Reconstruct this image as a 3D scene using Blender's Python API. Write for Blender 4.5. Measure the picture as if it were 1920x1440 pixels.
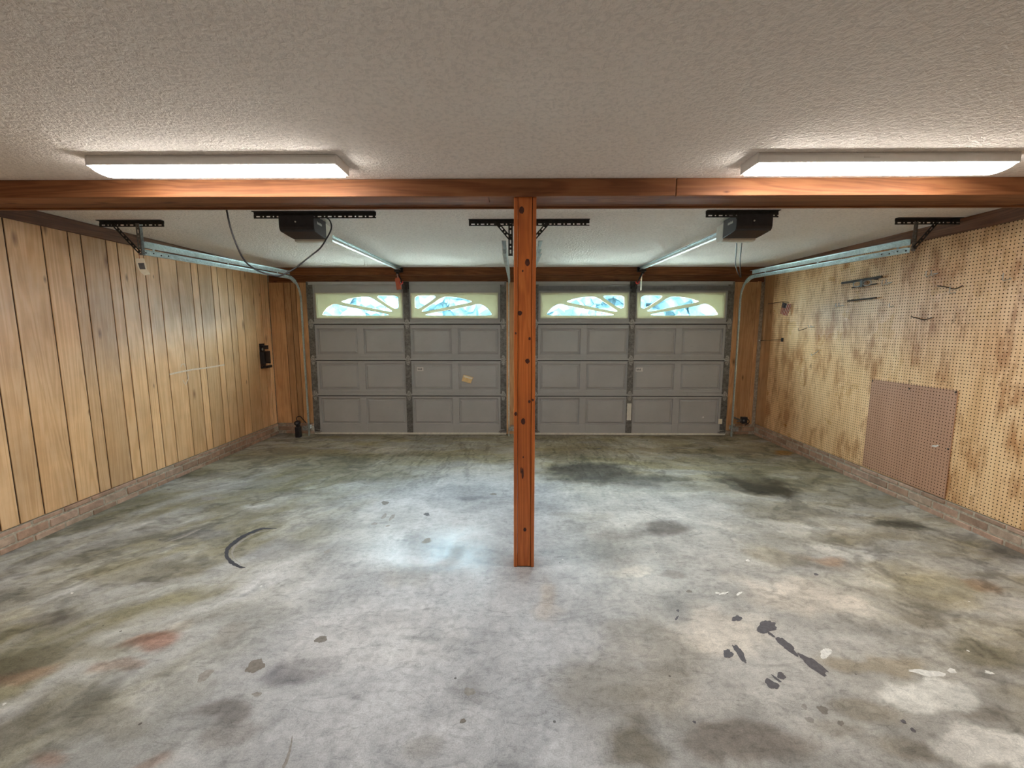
import bpy, bmesh, math, random
import numpy as np
from mathutils import Vector, Matrix
from mathutils.geometry import tessellate_polygon

for o in list(bpy.data.objects):
    bpy.data.objects.remove(o)
random.seed(7)
SC = bpy.context.scene
COL = SC.collection

# ------------------------------------------------------------------ camera
FPX, PITCH, YAW, CAMH = 804.64, 0.1276, 0.0098, 1.4957
cam_d = bpy.data.cameras.new('camera')
cam_d.sensor_width = 36.0
cam_d.lens = FPX / 1920 * 36.0
cam_d.clip_start = 0.02
cam = bpy.data.objects.new('camera', cam_d)
cam.location = (0, 0, CAMH)
cam.rotation_euler = (math.pi / 2 - PITCH, 0, YAW)
COL.objects.link(cam)
SC.camera = cam

# ------------------------------------------------------------------ light constants, world, exposure
SKY_STRENGTH = 14.0
LED_STRENGTH = 21.0
SC.view_settings.view_transform = 'Standard'
SC.view_settings.look = 'None'
SC.view_settings.gamma = 1.0
SC.view_settings.use_curve_mapping = False
SC.view_settings.exposure = 1.62

w = bpy.data.worlds.new('sky')
SC.world = w
w.use_nodes = True
wn = w.node_tree
wn.nodes.clear()
wo = wn.nodes.new('ShaderNodeOutputWorld')
wb = wn.nodes.new('ShaderNodeBackground')
wt = wn.nodes.new('ShaderNodeTexCoord')
wz = wn.nodes.new('ShaderNodeTexNoise')
wz.inputs['Scale'].default_value = 5.0
wz.inputs['Detail'].default_value = 6.0
wr = wn.nodes.new('ShaderNodeValToRGB')
wr.color_ramp.elements[0].position = 0.40
wr.color_ramp.elements[0].color = (0.62, 0.85, 1.0, 1)
wr.color_ramp.elements[1].position = 0.62
wr.color_ramp.elements[1].color = (0.84, 0.95, 1.0, 1)
wn.links.new(wt.outputs['Generated'], wz.inputs['Vector'])
wn.links.new(wz.outputs['Fac'], wr.inputs['Fac'])
wn.links.new(wr.outputs['Color'], wb.inputs['Color'])
# overcast sky: three times as bright overhead as at the horizon
wsx = wn.nodes.new('ShaderNodeSeparateXYZ')
wn.links.new(wt.outputs['Generated'], wsx.inputs[0])
wm = wn.nodes.new('ShaderNodeMath'); wm.operation = 'MULTIPLY_ADD'; wm.use_clamp = False
wmx = wn.nodes.new('ShaderNodeMath'); wmx.operation = 'MAXIMUM'; wmx.inputs[1].default_value = 0.0
wn.links.new(wsx.outputs[2], wmx.inputs[0])
wn.links.new(wmx.outputs[0], wm.inputs[0])
wm.inputs[1].default_value = 2.0 * SKY_STRENGTH
wm.inputs[2].default_value = SKY_STRENGTH
wn.links.new(wm.outputs[0], wb.inputs['Strength'])
wn.links.new(wb.outputs['Background'], wo.inputs['Surface'])

# portals in the door lights: they guide the sky's own light, and give off none themselves
for px in (-1.505, 1.588):
    la = bpy.data.lights.new('window_portal', 'AREA')
    la.shape = 'RECTANGLE'; la.size = 2.5; la.size_y = 0.34
    la.cycles.is_portal = True
    lo = bpy.data.objects.new('window_portal', la)
    lo.location = (px, 6.06, 1.81)
    lo.rotation_euler = (-math.pi / 2, 0, 0)
    COL.objects.link(lo)

# ------------------------------------------------------------------ room numbers (metres)
XL, XR = -3.43, 3.40        # faces of the side walls
ZC = 2.331                  # ceiling
YB = 6.02                   # inner face of the door wall
YR = -1.70                  # wall behind the camera
YD = 5.965                  # inner face of the garage doors
DOORS = (-1.505, 1.588)     # door centres
DHW = 1.37                  # half width of a door
YBEAM = 2.526


def ray(u, v):
    a = (u - 960) / FPX; b = -(v - 720) / FPX
    cp, sp = math.cos(PITCH), math.sin(PITCH)
    yr = cp + b * sp; z = -sp + b * cp
    c, s = math.cos(YAW), math.sin(YAW)
    return (c * a - s * yr, s * a + c * yr, z)


def fl(u, v):               # where a mark seen in the photo lies on the floor
    r = ray(u, v); t = -CAMH / r[2]
    return (r[0] * t, r[1] * t)


def aty(u, v, y):
    r = ray(u, v); t = y / r[1]
    return (r[0] * t, y, CAMH + r[2] * t)


# ------------------------------------------------------------------ mesh helpers
def wloc(o):
    v = Vector((0, 0, 0))
    while o is not None:
        v += o.location; o = o.parent
    return v


class MB:
    """collects shapes in world coordinates, builds one mesh object"""
    def __init__(self):
        self.v = []; self.f = []; self.s = []

    def raw(self, vs, fs, smooth=False):
        n = len(self.v)
        self.v += [Vector(p) for p in vs]
        self.f += [[i + n for i in f] for f in fs]
        self.s += [smooth] * len(fs)
        return self

    def box(self, x0, x1, y0, y1, z0, z1, M=None):
        if x0 > x1: x0, x1 = x1, x0
        if y0 > y1: y0, y1 = y1, y0
        if z0 > z1: z0, z1 = z1, z0
        vs = [Vector(p) for p in ((x0, y0, z0), (x1, y0, z0), (x1, y1, z0), (x0, y1, z0),
                                  (x0, y0, z1), (x1, y0, z1), (x1, y1, z1), (x0, y1, z1))]
        if M: vs = [M @ p for p in vs]
        return self.raw(vs, [(3, 2, 1, 0), (4, 5, 6, 7), (0, 1, 5, 4), (1, 2, 6, 5), (2, 3, 7, 6), (3, 0, 4, 7)])

    def bar(self, a, b, wx, wy, up=(0, 0, 1)):
        """box beam from a to b, wx across, wy along up"""
        a = Vector(a); b = Vector(b); d = b - a; L = d.length; d.normalize()
        u = Vector(up); r = d.cross(u)
        if r.length < 1e-4: r = d.cross(Vector((1, 0, 0)))
        r.normalize(); u = r.cross(d)
        M = Matrix((( r.x, d.x, u.x, a.x), (r.y, d.y, u.y, a.y), (r.z, d.z, u.z, a.z), (0, 0, 0, 1)))
        return self.box(-wx / 2, wx / 2, 0, L, -wy / 2, wy / 2, M)

    def tube(self, pts, r, n=8, caps=True):
        pts = [Vector(p) for p in pts]
        rs = r if isinstance(r, (list, tuple)) else [r] * len(pts)
        vs = []; fs = []
        t = (pts[1] - pts[0]).normalized()
        ref = Vector((0, 0, 1)) if abs(t.z) < 0.9 else Vector((1, 0, 0))
        nrm = t.cross(ref).normalized()
        for i, p in enumerate(pts):
            if i == 0: t = pts[1] - pts[0]
            elif i == len(pts) - 1: t = pts[-1] - pts[-2]
            else: t = (pts[i + 1] - pts[i]).normalized() + (pts[i] - pts[i - 1]).normalized()
            t.normalize()
            nrm = (nrm - t * nrm.dot(t)).normalized()
            bn = t.cross(nrm)
            for k in range(n):
                a = 2 * math.pi * k / n
                vs.append(p + (nrm * math.cos(a) + bn * math.sin(a)) * rs[i])
        for i in range(len(pts) - 1):
            for k in range(n):
                fs.append((i * n + k, i * n + (k + 1) % n, (i + 1) * n + (k + 1) % n, (i + 1) * n + k))
        if caps:
            fs.append(tuple(range(n - 1, -1, -1)))
            m = (len(pts) - 1) * n
            fs.append(tuple(range(m, m + n)))
        return self.raw(vs, fs, True)

    def cyl(self, a, b, r, n=14):
        return self.tube([a, b], r, n)

    def sweep(self, pts, prof, rights, ups):
        """open profile list (r,u) swept along pts with given frames, doubled to have thickness by caller"""
        n = len(prof); vs = []; fs = []
        for p, r, u in zip(pts, rights, ups):
            p = Vector(p); r = Vector(r); u = Vector(u)
            for a, b in prof: vs.append(p + r * a + u * b)
        for i in range(len(pts) - 1):
            for k in range(n):
                fs.append((i * n + k, i * n + (k + 1) % n, (i + 1) * n + (k + 1) % n, (i + 1) * n + k))
        fs.append(tuple(range(n - 1, -1, -1)))
        m = (len(pts) - 1) * n
        fs.append(tuple(range(m, m + n)))
        return self.raw(vs, fs)

    def prism(self, outline, P, d, holes=()):
        """2D outline (with holes) mapped by P(a,b)->Vector, thickened by vector d"""
        d = Vector(d)
        loops = [[Vector((a, b, 0)) for a, b in outline]] + [[Vector((a, b, 0)) for a, b in h] for h in holes]
        flat = [q for L in loops for q in L]
        tri = tessellate_polygon(loops)
        n = len(flat)
        vs = [P(q.x, q.y) for q in flat] + [P(q.x, q.y) + d for q in flat]
        fs = []
        for t in tri:
            fs.append(tuple(t)); fs.append(tuple(i + n for i in reversed(t)))
        k = 0
        for L in loops:
            m = len(L)
            for i in range(m):
                a, b = k + i, k + (i + 1) % m
                fs.append((a, b, b + n, a + n))
            k += m
        return self.raw(vs, fs)

    def mesh(self, name, origin=(0, 0, 0), fix=True):
        o = Vector(origin)
        me = bpy.data.meshes.new(name)
        me.from_pydata([tuple(p - o) for p in self.v], [], self.f)
        me.polygons.foreach_set('use_smooth', self.s)
        if fix:
            bm = bmesh.new(); bm.from_mesh(me)
            bmesh.ops.recalc_face_normals(bm, faces=bm.faces)
            bm.to_mesh(me); bm.free()
        me.update()
        return me

    def build(self, name, mat, parent=None, loc=None, bevel=0.0, fix=True):
        base = wloc(parent) if parent is not None else Vector((0, 0, 0))
        L = Vector(loc) if loc is not None else base
        me = self.mesh(name, L, fix)
        if mat is not None: me.materials.append(mat)
        o = bpy.data.objects.new(name, me)
        COL.objects.link(o)
        o.parent = parent
        o.location = L - base
        if bevel > 0:
            b = o.modifiers.new('bevel', 'BEVEL'); b.width = bevel; b.segments = 2; b.limit_method = 'ANGLE'
        return o


def tag(o, label=None, cat=None, group=None, kind=None):
    if label: o['label'] = label
    if cat: o['category'] = cat
    if group: o['group'] = group
    if kind: o['kind'] = kind
    return o


def thing(name, loc, label, cat, group=None):
    o = bpy.data.objects.new(name, None)
    o.empty_display_size = 0.1
    o.location = loc
    COL.objects.link(o)
    return tag(o, label, cat, group)


# ------------------------------------------------------------------ node helpers / materials
class NT:
    def __init__(self, name):
        m = bpy.data.materials.new(name); m.use_nodes = True
        self.m = m; self.t = m.node_tree
        self.b = self.t.nodes['Principled BSDF']
        self.out = self.t.nodes['Material Output']

    def n(self, kind, **kw):
        nd = self.t.nodes.new(kind)
        for k, v in kw.items(): setattr(nd, k, v)
        return nd

    def put(self, sock, val):
        if isinstance(val, bpy.types.NodeSocket): self.t.links.new(val, sock)
        else: sock.default_value = val

    def math(self, op, a, b=0.0, c=0.0, clamp=False):
        nd = self.n('ShaderNodeMath', operation=op, use_clamp=clamp)
        self.put(nd.inputs[0], a); self.put(nd.inputs[1], b); self.put(nd.inputs[2], c)
        return nd.outputs[0]

    def coord(self, scale=(1, 1, 1), rand=0.0, loc=(0, 0, 0)):
        tc = self.n('ShaderNodeTexCoord')
        v = tc.outputs['Object']
        if rand:
            oi = self.n('ShaderNodeObjectInfo')
            cx = self.n('ShaderNodeCombineXYZ')
            for i, k in enumerate((1.0, 1.7, 2.3)):
                self.put(cx.inputs[i], self.math('MULTIPLY', oi.outputs['Random'], rand * k))
            ad = self.n('ShaderNodeVectorMath', operation='ADD')
            self.put(ad.inputs[0], v); self.put(ad.inputs[1], cx.outputs[0])
            v = ad.outputs[0]
        mp = self.n('ShaderNodeMapping')
        mp.inputs['Scale'].default_value = scale
        mp.inputs['Location'].default_value = loc
        self.put(mp.inputs['Vector'], v)
        return mp.outputs[0]

    def noise(self, vec, scale=5, detail=4, rough=0.55, dist=0.0):
        nd = self.n('ShaderNodeTexNoise')
        self.put(nd.inputs['Vector'], vec)
        nd.inputs['Scale'].default_value = scale; nd.inputs['Detail'].default_value = detail
        nd.inputs['Roughness'].default_value = rough; nd.inputs['Distortion'].default_value = dist
        return nd.outputs['Fac']

    def ramp(self, fac, stops):
        nd = self.n('ShaderNodeValToRGB')
        cr = nd.color_ramp
        while len(cr.elements) < len(stops): cr.elements.new(0.5)
        for e, (p, c) in zip(cr.elements, stops):
            e.position = p
            e.color = (c[0], c[1], c[2], 1) if isinstance(c, (tuple, list)) else (c, c, c, 1)
        self.put(nd.inputs['Fac'], fac)
        return nd.outputs['Color']

    def mix(self, fac, a, b, mode='MIX'):
        nd = self.n('ShaderNodeMix', data_type='RGBA', blend_type=mode)
        self.put(nd.inputs[0], fac)
        for s, v in ((6, a), (7, b)):
            if isinstance(v, (tuple, list)): v = (v[0], v[1], v[2], 1)
            self.put(nd.inputs[s], v)
        return nd.outputs[2]

    def bump(self, h, strength=0.3, dist=0.01, prev=None):
        nd = self.n('ShaderNodeBump')
        nd.inputs['Strength'].default_value = strength; nd.inputs['Distance'].default_value = dist
        self.put(nd.inputs['Height'], h)
        if prev is not None: self.put(nd.inputs['Normal'], prev)
        return nd.outputs[0]

    def fin(self, col=None, rough=None, normal=None, metal=None, spec=None):
        if col is not None:
            self.put(self.b.inputs['Base Color'], (col[0], col[1], col[2], 1) if isinstance(col, (tuple, list)) else col)
        if rough is not None: self.put(self.b.inputs['Roughness'], rough)
        if normal is not None: self.put(self.b.inputs['Normal'], normal)
        if metal is not None: self.put(self.b.inputs['Metallic'], metal)
        if spec is not None: self.put(self.b.inputs['Specular IOR Level'], spec)
        return self.m


def plain(name, col, rough=0.5, metal=0.0, var=0.12, scale=25.0, spec=0.5):
    t = NT(name)
    f = t.noise(t.coord(), scale, 4)
    lo = tuple(c * (1 - var) for c in col); hi = tuple(min(1, c * (1 + var)) for c in col)
    c = t.ramp(f, [(0.3, lo), (0.7, hi)])
    return t.fin(c, rough, t.bump(f, 0.08, 0.002), metal, spec)


def wood(name, dark, mid, light, axis, grain=1.0, rand=30.0, rough=0.45, vary=0.35, knots=0.5, spec=0.5, knot_col=(0.09, 0.035, 0.012), bumps=0.12):
    """axis: 0,1,2 = direction the grain runs"""
    t = NT(name)
    sc = [9.0 * grain] * 3; sc[axis] = 0.55 * grain
    v = t.coord(tuple(sc), rand)
    big = t.noise(v, 1.0, 3, 0.5, 1.2)
    wv = t.math('MULTIPLY', big, 16.0)
    rings = t.math('SINE', t.math('MULTIPLY', wv, 3.1))
    rings = t.math('MULTIPLY_ADD', rings, 0.5, 0.5)
    sc2 = [95.0] * 3; sc2[axis] = 3.0
    fine = t.noise(t.coord(tuple(sc2), rand), 1.0, 5, 0.65)
    f = t.math('ADD', t.math('MULTIPLY', rings, 0.30), t.math('MULTIPLY_ADD', t.math('SUBTRACT', fine, 0.5), 0.55, 0.35))
    col = t.ramp(f, [(0.22, dark), (0.5, mid), (0.78, light)])
    blot = t.noise(t.coord((1.6, 1.6, 1.6), rand), 1.5, 4, 0.6)
    col = t.mix(1.0, col, t.ramp(blot, [(0.25, 0.78), (0.75, 1.12)]), 'MULTIPLY')
    # board to board variation
    oi = t.n('ShaderNodeObjectInfo')
    col = t.mix(1.0, col, t.ramp(oi.outputs['Random'], [(0.0, (1 - vary,) * 3), (0.5, (1.0, 1.0, 1.0)), (1.0, (1 + vary * .35,) * 3)]), 'MULTIPLY')
    # knots
    vor = t.n('ShaderNodeTexVoronoi', voronoi_dimensions='2D')
    sx = t.n('ShaderNodeSeparateXYZ'); t.put(sx.inputs[0], t.coord((1, 1, 1), rand))
    others = [i for i in range(3) if i != axis]
    cx2 = t.n('ShaderNodeCombineXYZ')
    t.put(cx2.inputs[0], t.math('MULTIPLY', t.math('ADD', sx.outputs[others[0]], sx.outputs[others[1]]), 6.5))
    t.put(cx2.inputs[1], t.math('MULTIPLY', sx.outputs[axis], 2.4))
    t.put(vor.inputs['Vector'], cx2.outputs[0]); vor.inputs['Scale'].default_value = 1.0
    sp = t.n('ShaderNodeSeparateColor'); t.put(sp.inputs[0], vor.outputs['Color'])
    pick = t.math('LESS_THAN', sp.outputs[0], knots)
    d = t.math('ADD', t.math('DIVIDE', vor.outputs['Distance'], t.math('MULTIPLY_ADD', sp.outputs[1], 0.95, 0.4)), t.math('MULTIPLY', fine, 0.09))
    km = t.math('MULTIPLY', t.ramp(d, [(0.06, 1.0), (0.19, 0.0)]), pick)
    col = t.mix(t.math('MULTIPLY', km, 0.85), col, knot_col)
    r = t.math('MULTIPLY_ADD', fine, 0.12, rough - 0.05)
    return t.fin(col, r, t.bump(f, bumps, 0.004), 0.0, spec)


M = {}
M['panel'] = wood('light_wood_panelling', (0.67, 0.365, 0.165), (0.80, 0.47, 0.23), (0.87, 0.56, 0.31), 2, 0.8, rough=0.32, vary=0.17, knots=0.17, knot_col=(0.22, 0.085, 0.028), bumps=0.03, spec=0.8)
M['pier'] = wood('amber_wood_panelling', (0.46, 0.225, 0.09), (0.62, 0.33, 0.145), (0.70, 0.41, 0.20), 2, 1.1, rough=0.5, vary=0.3, knots=0.1, bumps=0.06)
M['beam'] = wood('red_stained_beam_wood', (0.19, 0.066, 0.024), (0.285, 0.108, 0.042), (0.35, 0.148, 0.06), 0, 1.0, rough=0.6, vary=0.2, knots=0.22, knot_col=(0.07, 0.015, 0.006), spec=0.3)
M['trim'] = wood('dark_stained_trim_wood', (0.10, 0.035, 0.013), (0.17, 0.065, 0.025), (0.23, 0.095, 0.04), 1, 1.0, rough=0.55, vary=0.2, knots=0.05)
M['header'] = wood('dark_red_header_wood', (0.14, 0.045, 0.015), (0.22, 0.08, 0.028), (0.29, 0.12, 0.045), 0, 1.0, rough=0.62, vary=0.2, knots=0.3, knot_col=(0.06, 0.015, 0.006), spec=0.3)
M['post'] = wood('red_stained_post_wood', (0.44, 0.105, 0.020), (0.58, 0.155, 0.028), (0.66, 0.21, 0.05), 2, 1.0, rough=0.42, vary=0.08, knots=0.0)
M['knot'] = plain('dark_knot', (0.075, 0.018, 0.008), 0.5, var=0.5, scale=60)
M['groove'] = plain('dark_groove', (0.035, 0.016, 0.008), 0.8)
M['brick'] = None
M['black'] = plain('black_enamel', (0.018, 0.016, 0.02), 0.38, 0.0, 0.3)
M['blackmetal'] = plain('dark_angle_iron', (0.030, 0.027, 0.025), 0.55, 0.3, 0.4)
M['cord'] = plain('black_cord', (0.012, 0.011, 0.012), 0.45)
M['cream'] = plain('cream_plastic', (0.60, 0.58, 0.47), 0.45, 0, 0.06)
M['lens'] = plain('cream_lens', (0.62, 0.60, 0.52), 0.4, 0, 0.05)
M['white'] = plain('white_enamel', (0.78, 0.76, 0.73), 0.45, 0, 0.03)
M['paper'] = plain('manila_paper', (0.90, 0.83, 0.66), 0.8, 0, 0.08)
M['tan'] = plain('tan_tape', (0.80, 0.58, 0.28), 0.7, 0, 0.1)
M['sticker'] = plain('white_sticker', (0.66, 0.64, 0.60), 0.6, 0, 0.06)
M['print'] = plain('grey_print', (0.12, 0.12, 0.12), 0.7, 0, 0.2, 90)
M['red'] = plain('red_plastic', (0.62, 0.04, 0.03), 0.4)
M['redtag'] = plain('red_tag', (0.50, 0.11, 0.05), 0.6)
M['blue'] = plain('navy_cloth', (0.02, 0.025, 0.07), 0.8)
M['clothred'] = plain('red_cloth', (0.38, 0.03, 0.03), 0.8)
M['clothwhite'] = plain('white_cloth', (0.70, 0.66, 0.62), 0.8)
M['wire'] = plain('zinc_wire', (0.50, 0.47, 0.42), 0.45, 0.3)
M['darkwire'] = plain('dark_wire', (0.045, 0.03, 0.02), 0.5, 0.3)
M['rubber'] = plain('black_rubber', (0.02, 0.02, 0.02), 0.8)
M['seal'] = plain('pale_seal_bar', (0.72, 0.69, 0.60), 0.5)
M['rear'] = plain('beige_paint', (0.78, 0.74, 0.69), 0.7)


def mat_galv():
    t = NT('galvanised_steel')
    v = t.coord((1, 1, 1))
    vo = t.n('ShaderNodeTexVoronoi'); t.put(vo.inputs['Vector'], v); vo.inputs['Scale'].default_value = 70
    s = t.n('ShaderNodeSeparateColor'); t.put(s.inputs[0], vo.outputs['Color'])
    c = t.ramp(s.outputs[0], [(0.0, (0.50, 0.58, 0.57)), (1.0, (0.68, 0.76, 0.75))])
    n = t.noise(v, 9, 5)
    c = t.mix(1.0, c, t.ramp(n, [(0.3, 0.75), (0.6, 1.0)]), 'MULTIPLY')
    return t.fin(c, t.math('MULTIPLY_ADD', n, 0.25, 0.22), None, 0.6)


M['galv'] = mat_galv()


def mat_door():
    t = NT('grey_door_paint')
    v = t.coord()
    n = t.noise(v, 3.0, 5)
    f = t.noise(v, 160, 3)
    c = t.ramp(n, [(0.3, (0.39, 0.385, 0.38)), (0.7, (0.44, 0.435, 0.43))])
    sc = t.noise(t.coord((3, 3, 14)), 3, 6, 0.7)
    c = t.mix(1.0, c, t.ramp(sc, [(0.28, 0.8), (0.4, 1.0)]), 'MULTIPLY')
    return t.fin(c, 0.5, t.bump(f, 0.12, 0.001), 0, 0.4)


M['door'] = mat_door()


def mat_stile():
    t = NT('mottled_stile_steel')
    v = t.coord()
    n = t.noise(v, 38, 5, 0.7)
    n2 = t.noise(v, 4, 4, 0.6)
    c = t.ramp(n, [(0.38, (0.12, 0.115, 0.105)), (0.66, (0.25, 0.245, 0.23))])
    c = t.mix(1.0, c, t.ramp(n2, [(0.3, 0.7), (0.7, 1.2)]), 'MULTIPLY')
    return t.fin(c, 0.5, t.bump(n, 0.1, 0.002), 0.35)


M['stile'] = mat_stile()


def mat_hinge():
    t = NT('weathered_zinc')
    v = t.coord()
    n = t.noise(v, 55, 5, 0.7)
    c = t.ramp(n, [(0.35, (0.18, 0.175, 0.16)), (0.62, (0.50, 0.49, 0.46))])
    return t.fin(c, 0.45, None, 0.5)


M['hinge'] = mat_hinge()


def mat_brick():
    t = NT('old_red_brick')
    v = t.coord((1, 1, 1), 40.0)
    n = t.noise(v, 14, 6, 0.65)
    f = t.noise(v, 120, 4, 0.7)
    oi = t.n('ShaderNodeObjectInfo')
    base = t.ramp(oi.outputs['Random'], [(0.0, (0.36, 0.235, 0.165)), (0.35, (0.46, 0.285, 0.195)), (0.65, (0.52, 0.33, 0.24)), (1.0, (0.49, 0.36, 0.265))])
    c = t.mix(1.0, base, t.ramp(n, [(0.25, 0.55), (0.6, 1.0), (0.85, 1.35)]), 'MULTIPLY')
    c = t.mix(t.ramp(f, [(0.6, 0.0), (0.72, 0.35)]), c, (0.42, 0.36, 0.29))
    return t.fin(c, 0.85, t.bump(f, 0.5, 0.003), 0, 0.25)


M['brick'] = mat_brick()
M['mortar'] = plain('mortar', (0.40, 0.33, 0.25), 0.95, 0, 0.35, 40)


def mat_ceiling():
    t = NT('stippled_ceiling')
    v = t.coord()
    a = t.noise(v, 48, 3, 0.6, 0.6)
    b = t.noise(v, 120, 2, 0.5)
    h = t.math('ADD', t.ramp(a, [(0.40, 0.0), (0.62, 1.0)]), t.math('MULTIPLY', b, 0.5))
    big = t.noise(v, 0.9, 4, 0.6)
    c = t.ramp(big, [(0.3, (0.84, 0.765, 0.70)), (0.7, (0.90, 0.835, 0.775))])
    c = t.mix(1.0, c, t.ramp(a, [(0.34, 0.86), (0.52, 1.0)]), 'MULTIPLY')
    return t.fin(c, 0.95, t.bump(h, 0.6, 0.006), 0, 0.1)


M['ceiling'] = mat_ceiling()


def mat_pegboard(name, lo, mid, hi, blot, hole, rough=0.29, spec=0.7, stainy=1.0):
    t = NT(name)
    tc = t.n('ShaderNodeTexCoord')
    s = t.n('ShaderNodeSeparateXYZ'); t.put(s.inputs[0], tc.outputs['Object'])
    P = 0.0254
    fy = t.math('SUBTRACT', t.math('FRACT', t.math('MULTIPLY', s.outputs[1], 1 / P)), 0.5)
    fz = t.math('SUBTRACT', t.math('FRACT', t.math('MULTIPLY', s.outputs[2], 1 / P)), 0.5)
    d = t.math('SQRT', t.math('ADD', t.math('MULTIPLY', fy, fy), t.math('MULTIPLY', fz, fz)))
    hm = t.ramp(d, [(0.15, 1.0), (0.185, 0.0)])
    v = t.coord((1, 6.0, 0.7))
    st = t.noise(v, 1.6, 5, 0.6, 0.6)
    c = t.ramp(st, [(0.28, lo), (0.5, mid), (0.72, hi)])
    bl = t.noise(t.coord((1, 5.5, 2.2), 0, (3, 0, 1)), 1.3, 6, 0.7)
    c = t.mix(t.ramp(bl, [(0.49, 0.0), (0.64, 0.8 * stainy)]), c, blot)
    sp = t.noise(t.coord((1, 1.4, 1.0), 0, (0, 5, 2)), 7.0, 4, 0.6)
    c = t.mix(t.ramp(sp, [(0.66, 0.0), (0.76, 0.8 * stainy)]), c, tuple(x * 0.6 for x in blot))
    c = t.mix(hm, c, hole)
    inv = t.math('SUBTRACT', 1.0, hm)
    rn = t.noise(t.coord(), 3, 4)
    return t.fin(c, t.math('MULTIPLY_ADD', rn, 0.14, rough - 0.07), t.bump(inv, 0.5, 0.004), 0, t.math('MULTIPLY', inv, spec))


M['peg'] = mat_pegboard('tan_pegboard', (0.62, 0.345, 0.15), (0.81, 0.515, 0.265), (0.90, 0.625, 0.355), (0.42, 0.175, 0.055), (0.055, 0.022, 0.010))
M['pegbrown'] = mat_pegboard('brown_hardboard', (0.42, 0.225, 0.135), (0.46, 0.25, 0.155), (0.50, 0.28, 0.175), (0.40, 0.195, 0.105), (0.045, 0.018, 0.011), 0.5, 0.4, 0.35)


def mat_glass():
    t = NT('door_light_pane')
    t.t.nodes.remove(t.b)
    g = t.n('ShaderNodeBsdfGlossy'); g.inputs['Roughness'].default_value = 0.05
    tr = t.n('ShaderNodeBsdfTransparent'); tr.inputs['Color'].default_value = (0.90, 0.97, 0.98, 1)
    mx = t.n('ShaderNodeMixShader')
    lw = t.n('ShaderNodeLayerWeight'); lw.inputs['Blend'].default_value = 0.15
    t.put(mx.inputs[0], t.math('MULTIPLY_ADD', lw.outputs['Fresnel'], 0.5, 0.02))
    t.put(mx.inputs[1], tr.outputs[0]); t.put(mx.inputs[2], g.outputs[0])
    t.put(t.out.inputs['Surface'], mx.outputs[0])
    return t.m


M['glass'] = mat_glass()


def mat_insert():
    t = NT('thin_cream_plastic')
    n = t.noise(t.coord(), 6, 4)
    c = t.ramp(n, [(0.3, (0.70, 0.67, 0.52)), (0.7, (0.78, 0.75, 0.61))])
    t.fin(c, 0.45)
    tr = t.n('ShaderNodeBsdfTranslucent'); tr.inputs['Color'].default_value = (0.62, 0.60, 0.46, 1)
    mx = t.n('ShaderNodeMixShader'); mx.inputs[0].default_value = 0.15
    t.put(mx.inputs[1], t.b.outputs[0]); t.put(mx.inputs[2], tr.outputs[0])
    t.put(t.out.inputs['Surface'], mx.outputs[0])
    return t.m


M['insert'] = mat_insert()


def mat_led():
    t = NT('lit_diffuser')
    t.b.inputs['Base Color'].default_value = (0.9, 0.9, 0.9, 1)
    t.b.inputs['Emission Color'].default_value = (1.0, 0.955, 0.895, 1)
    t.b.inputs['Emission Strength'].default_value = LED_STRENGTH
    return t.m


M['led'] = mat_led()


# ------------------------------------------------------------------ floor
def vnoise(X, Y, seed, scale, octs=4, ax=1.0, ay=1.0):
    rng = np.random.RandomState(seed)
    out = np.zeros_like(X); amp = 1.0; tot = 0
    for o in range(octs):
        g = rng.rand(256, 256)
        u = X * scale * ax + 50; v = Y * scale * ay + 50
        i = np.floor(u).astype(int); j = np.floor(v).astype(int)
        a = u - i; b = v - j
        a = a * a * (3 - 2 * a); b = b * b * (3 - 2 * b)
        i0, i1, j0, j1 = i % 256, (i + 1) % 256, j % 256, (j + 1) % 256
        out += amp * ((g[i0, j0] * (1 - a) + g[i1, j0] * a) * (1 - b) + (g[i0, j1] * (1 - a) + g[i1, j1] * a) * b)
        tot += amp; amp *= 0.55; scale *= 2.05
    return out / tot


def sstep(a, b, x):
    t = np.clip((x - a) / (b - a), 0, 1)
    return t * t * (3 - 2 * t)


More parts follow.
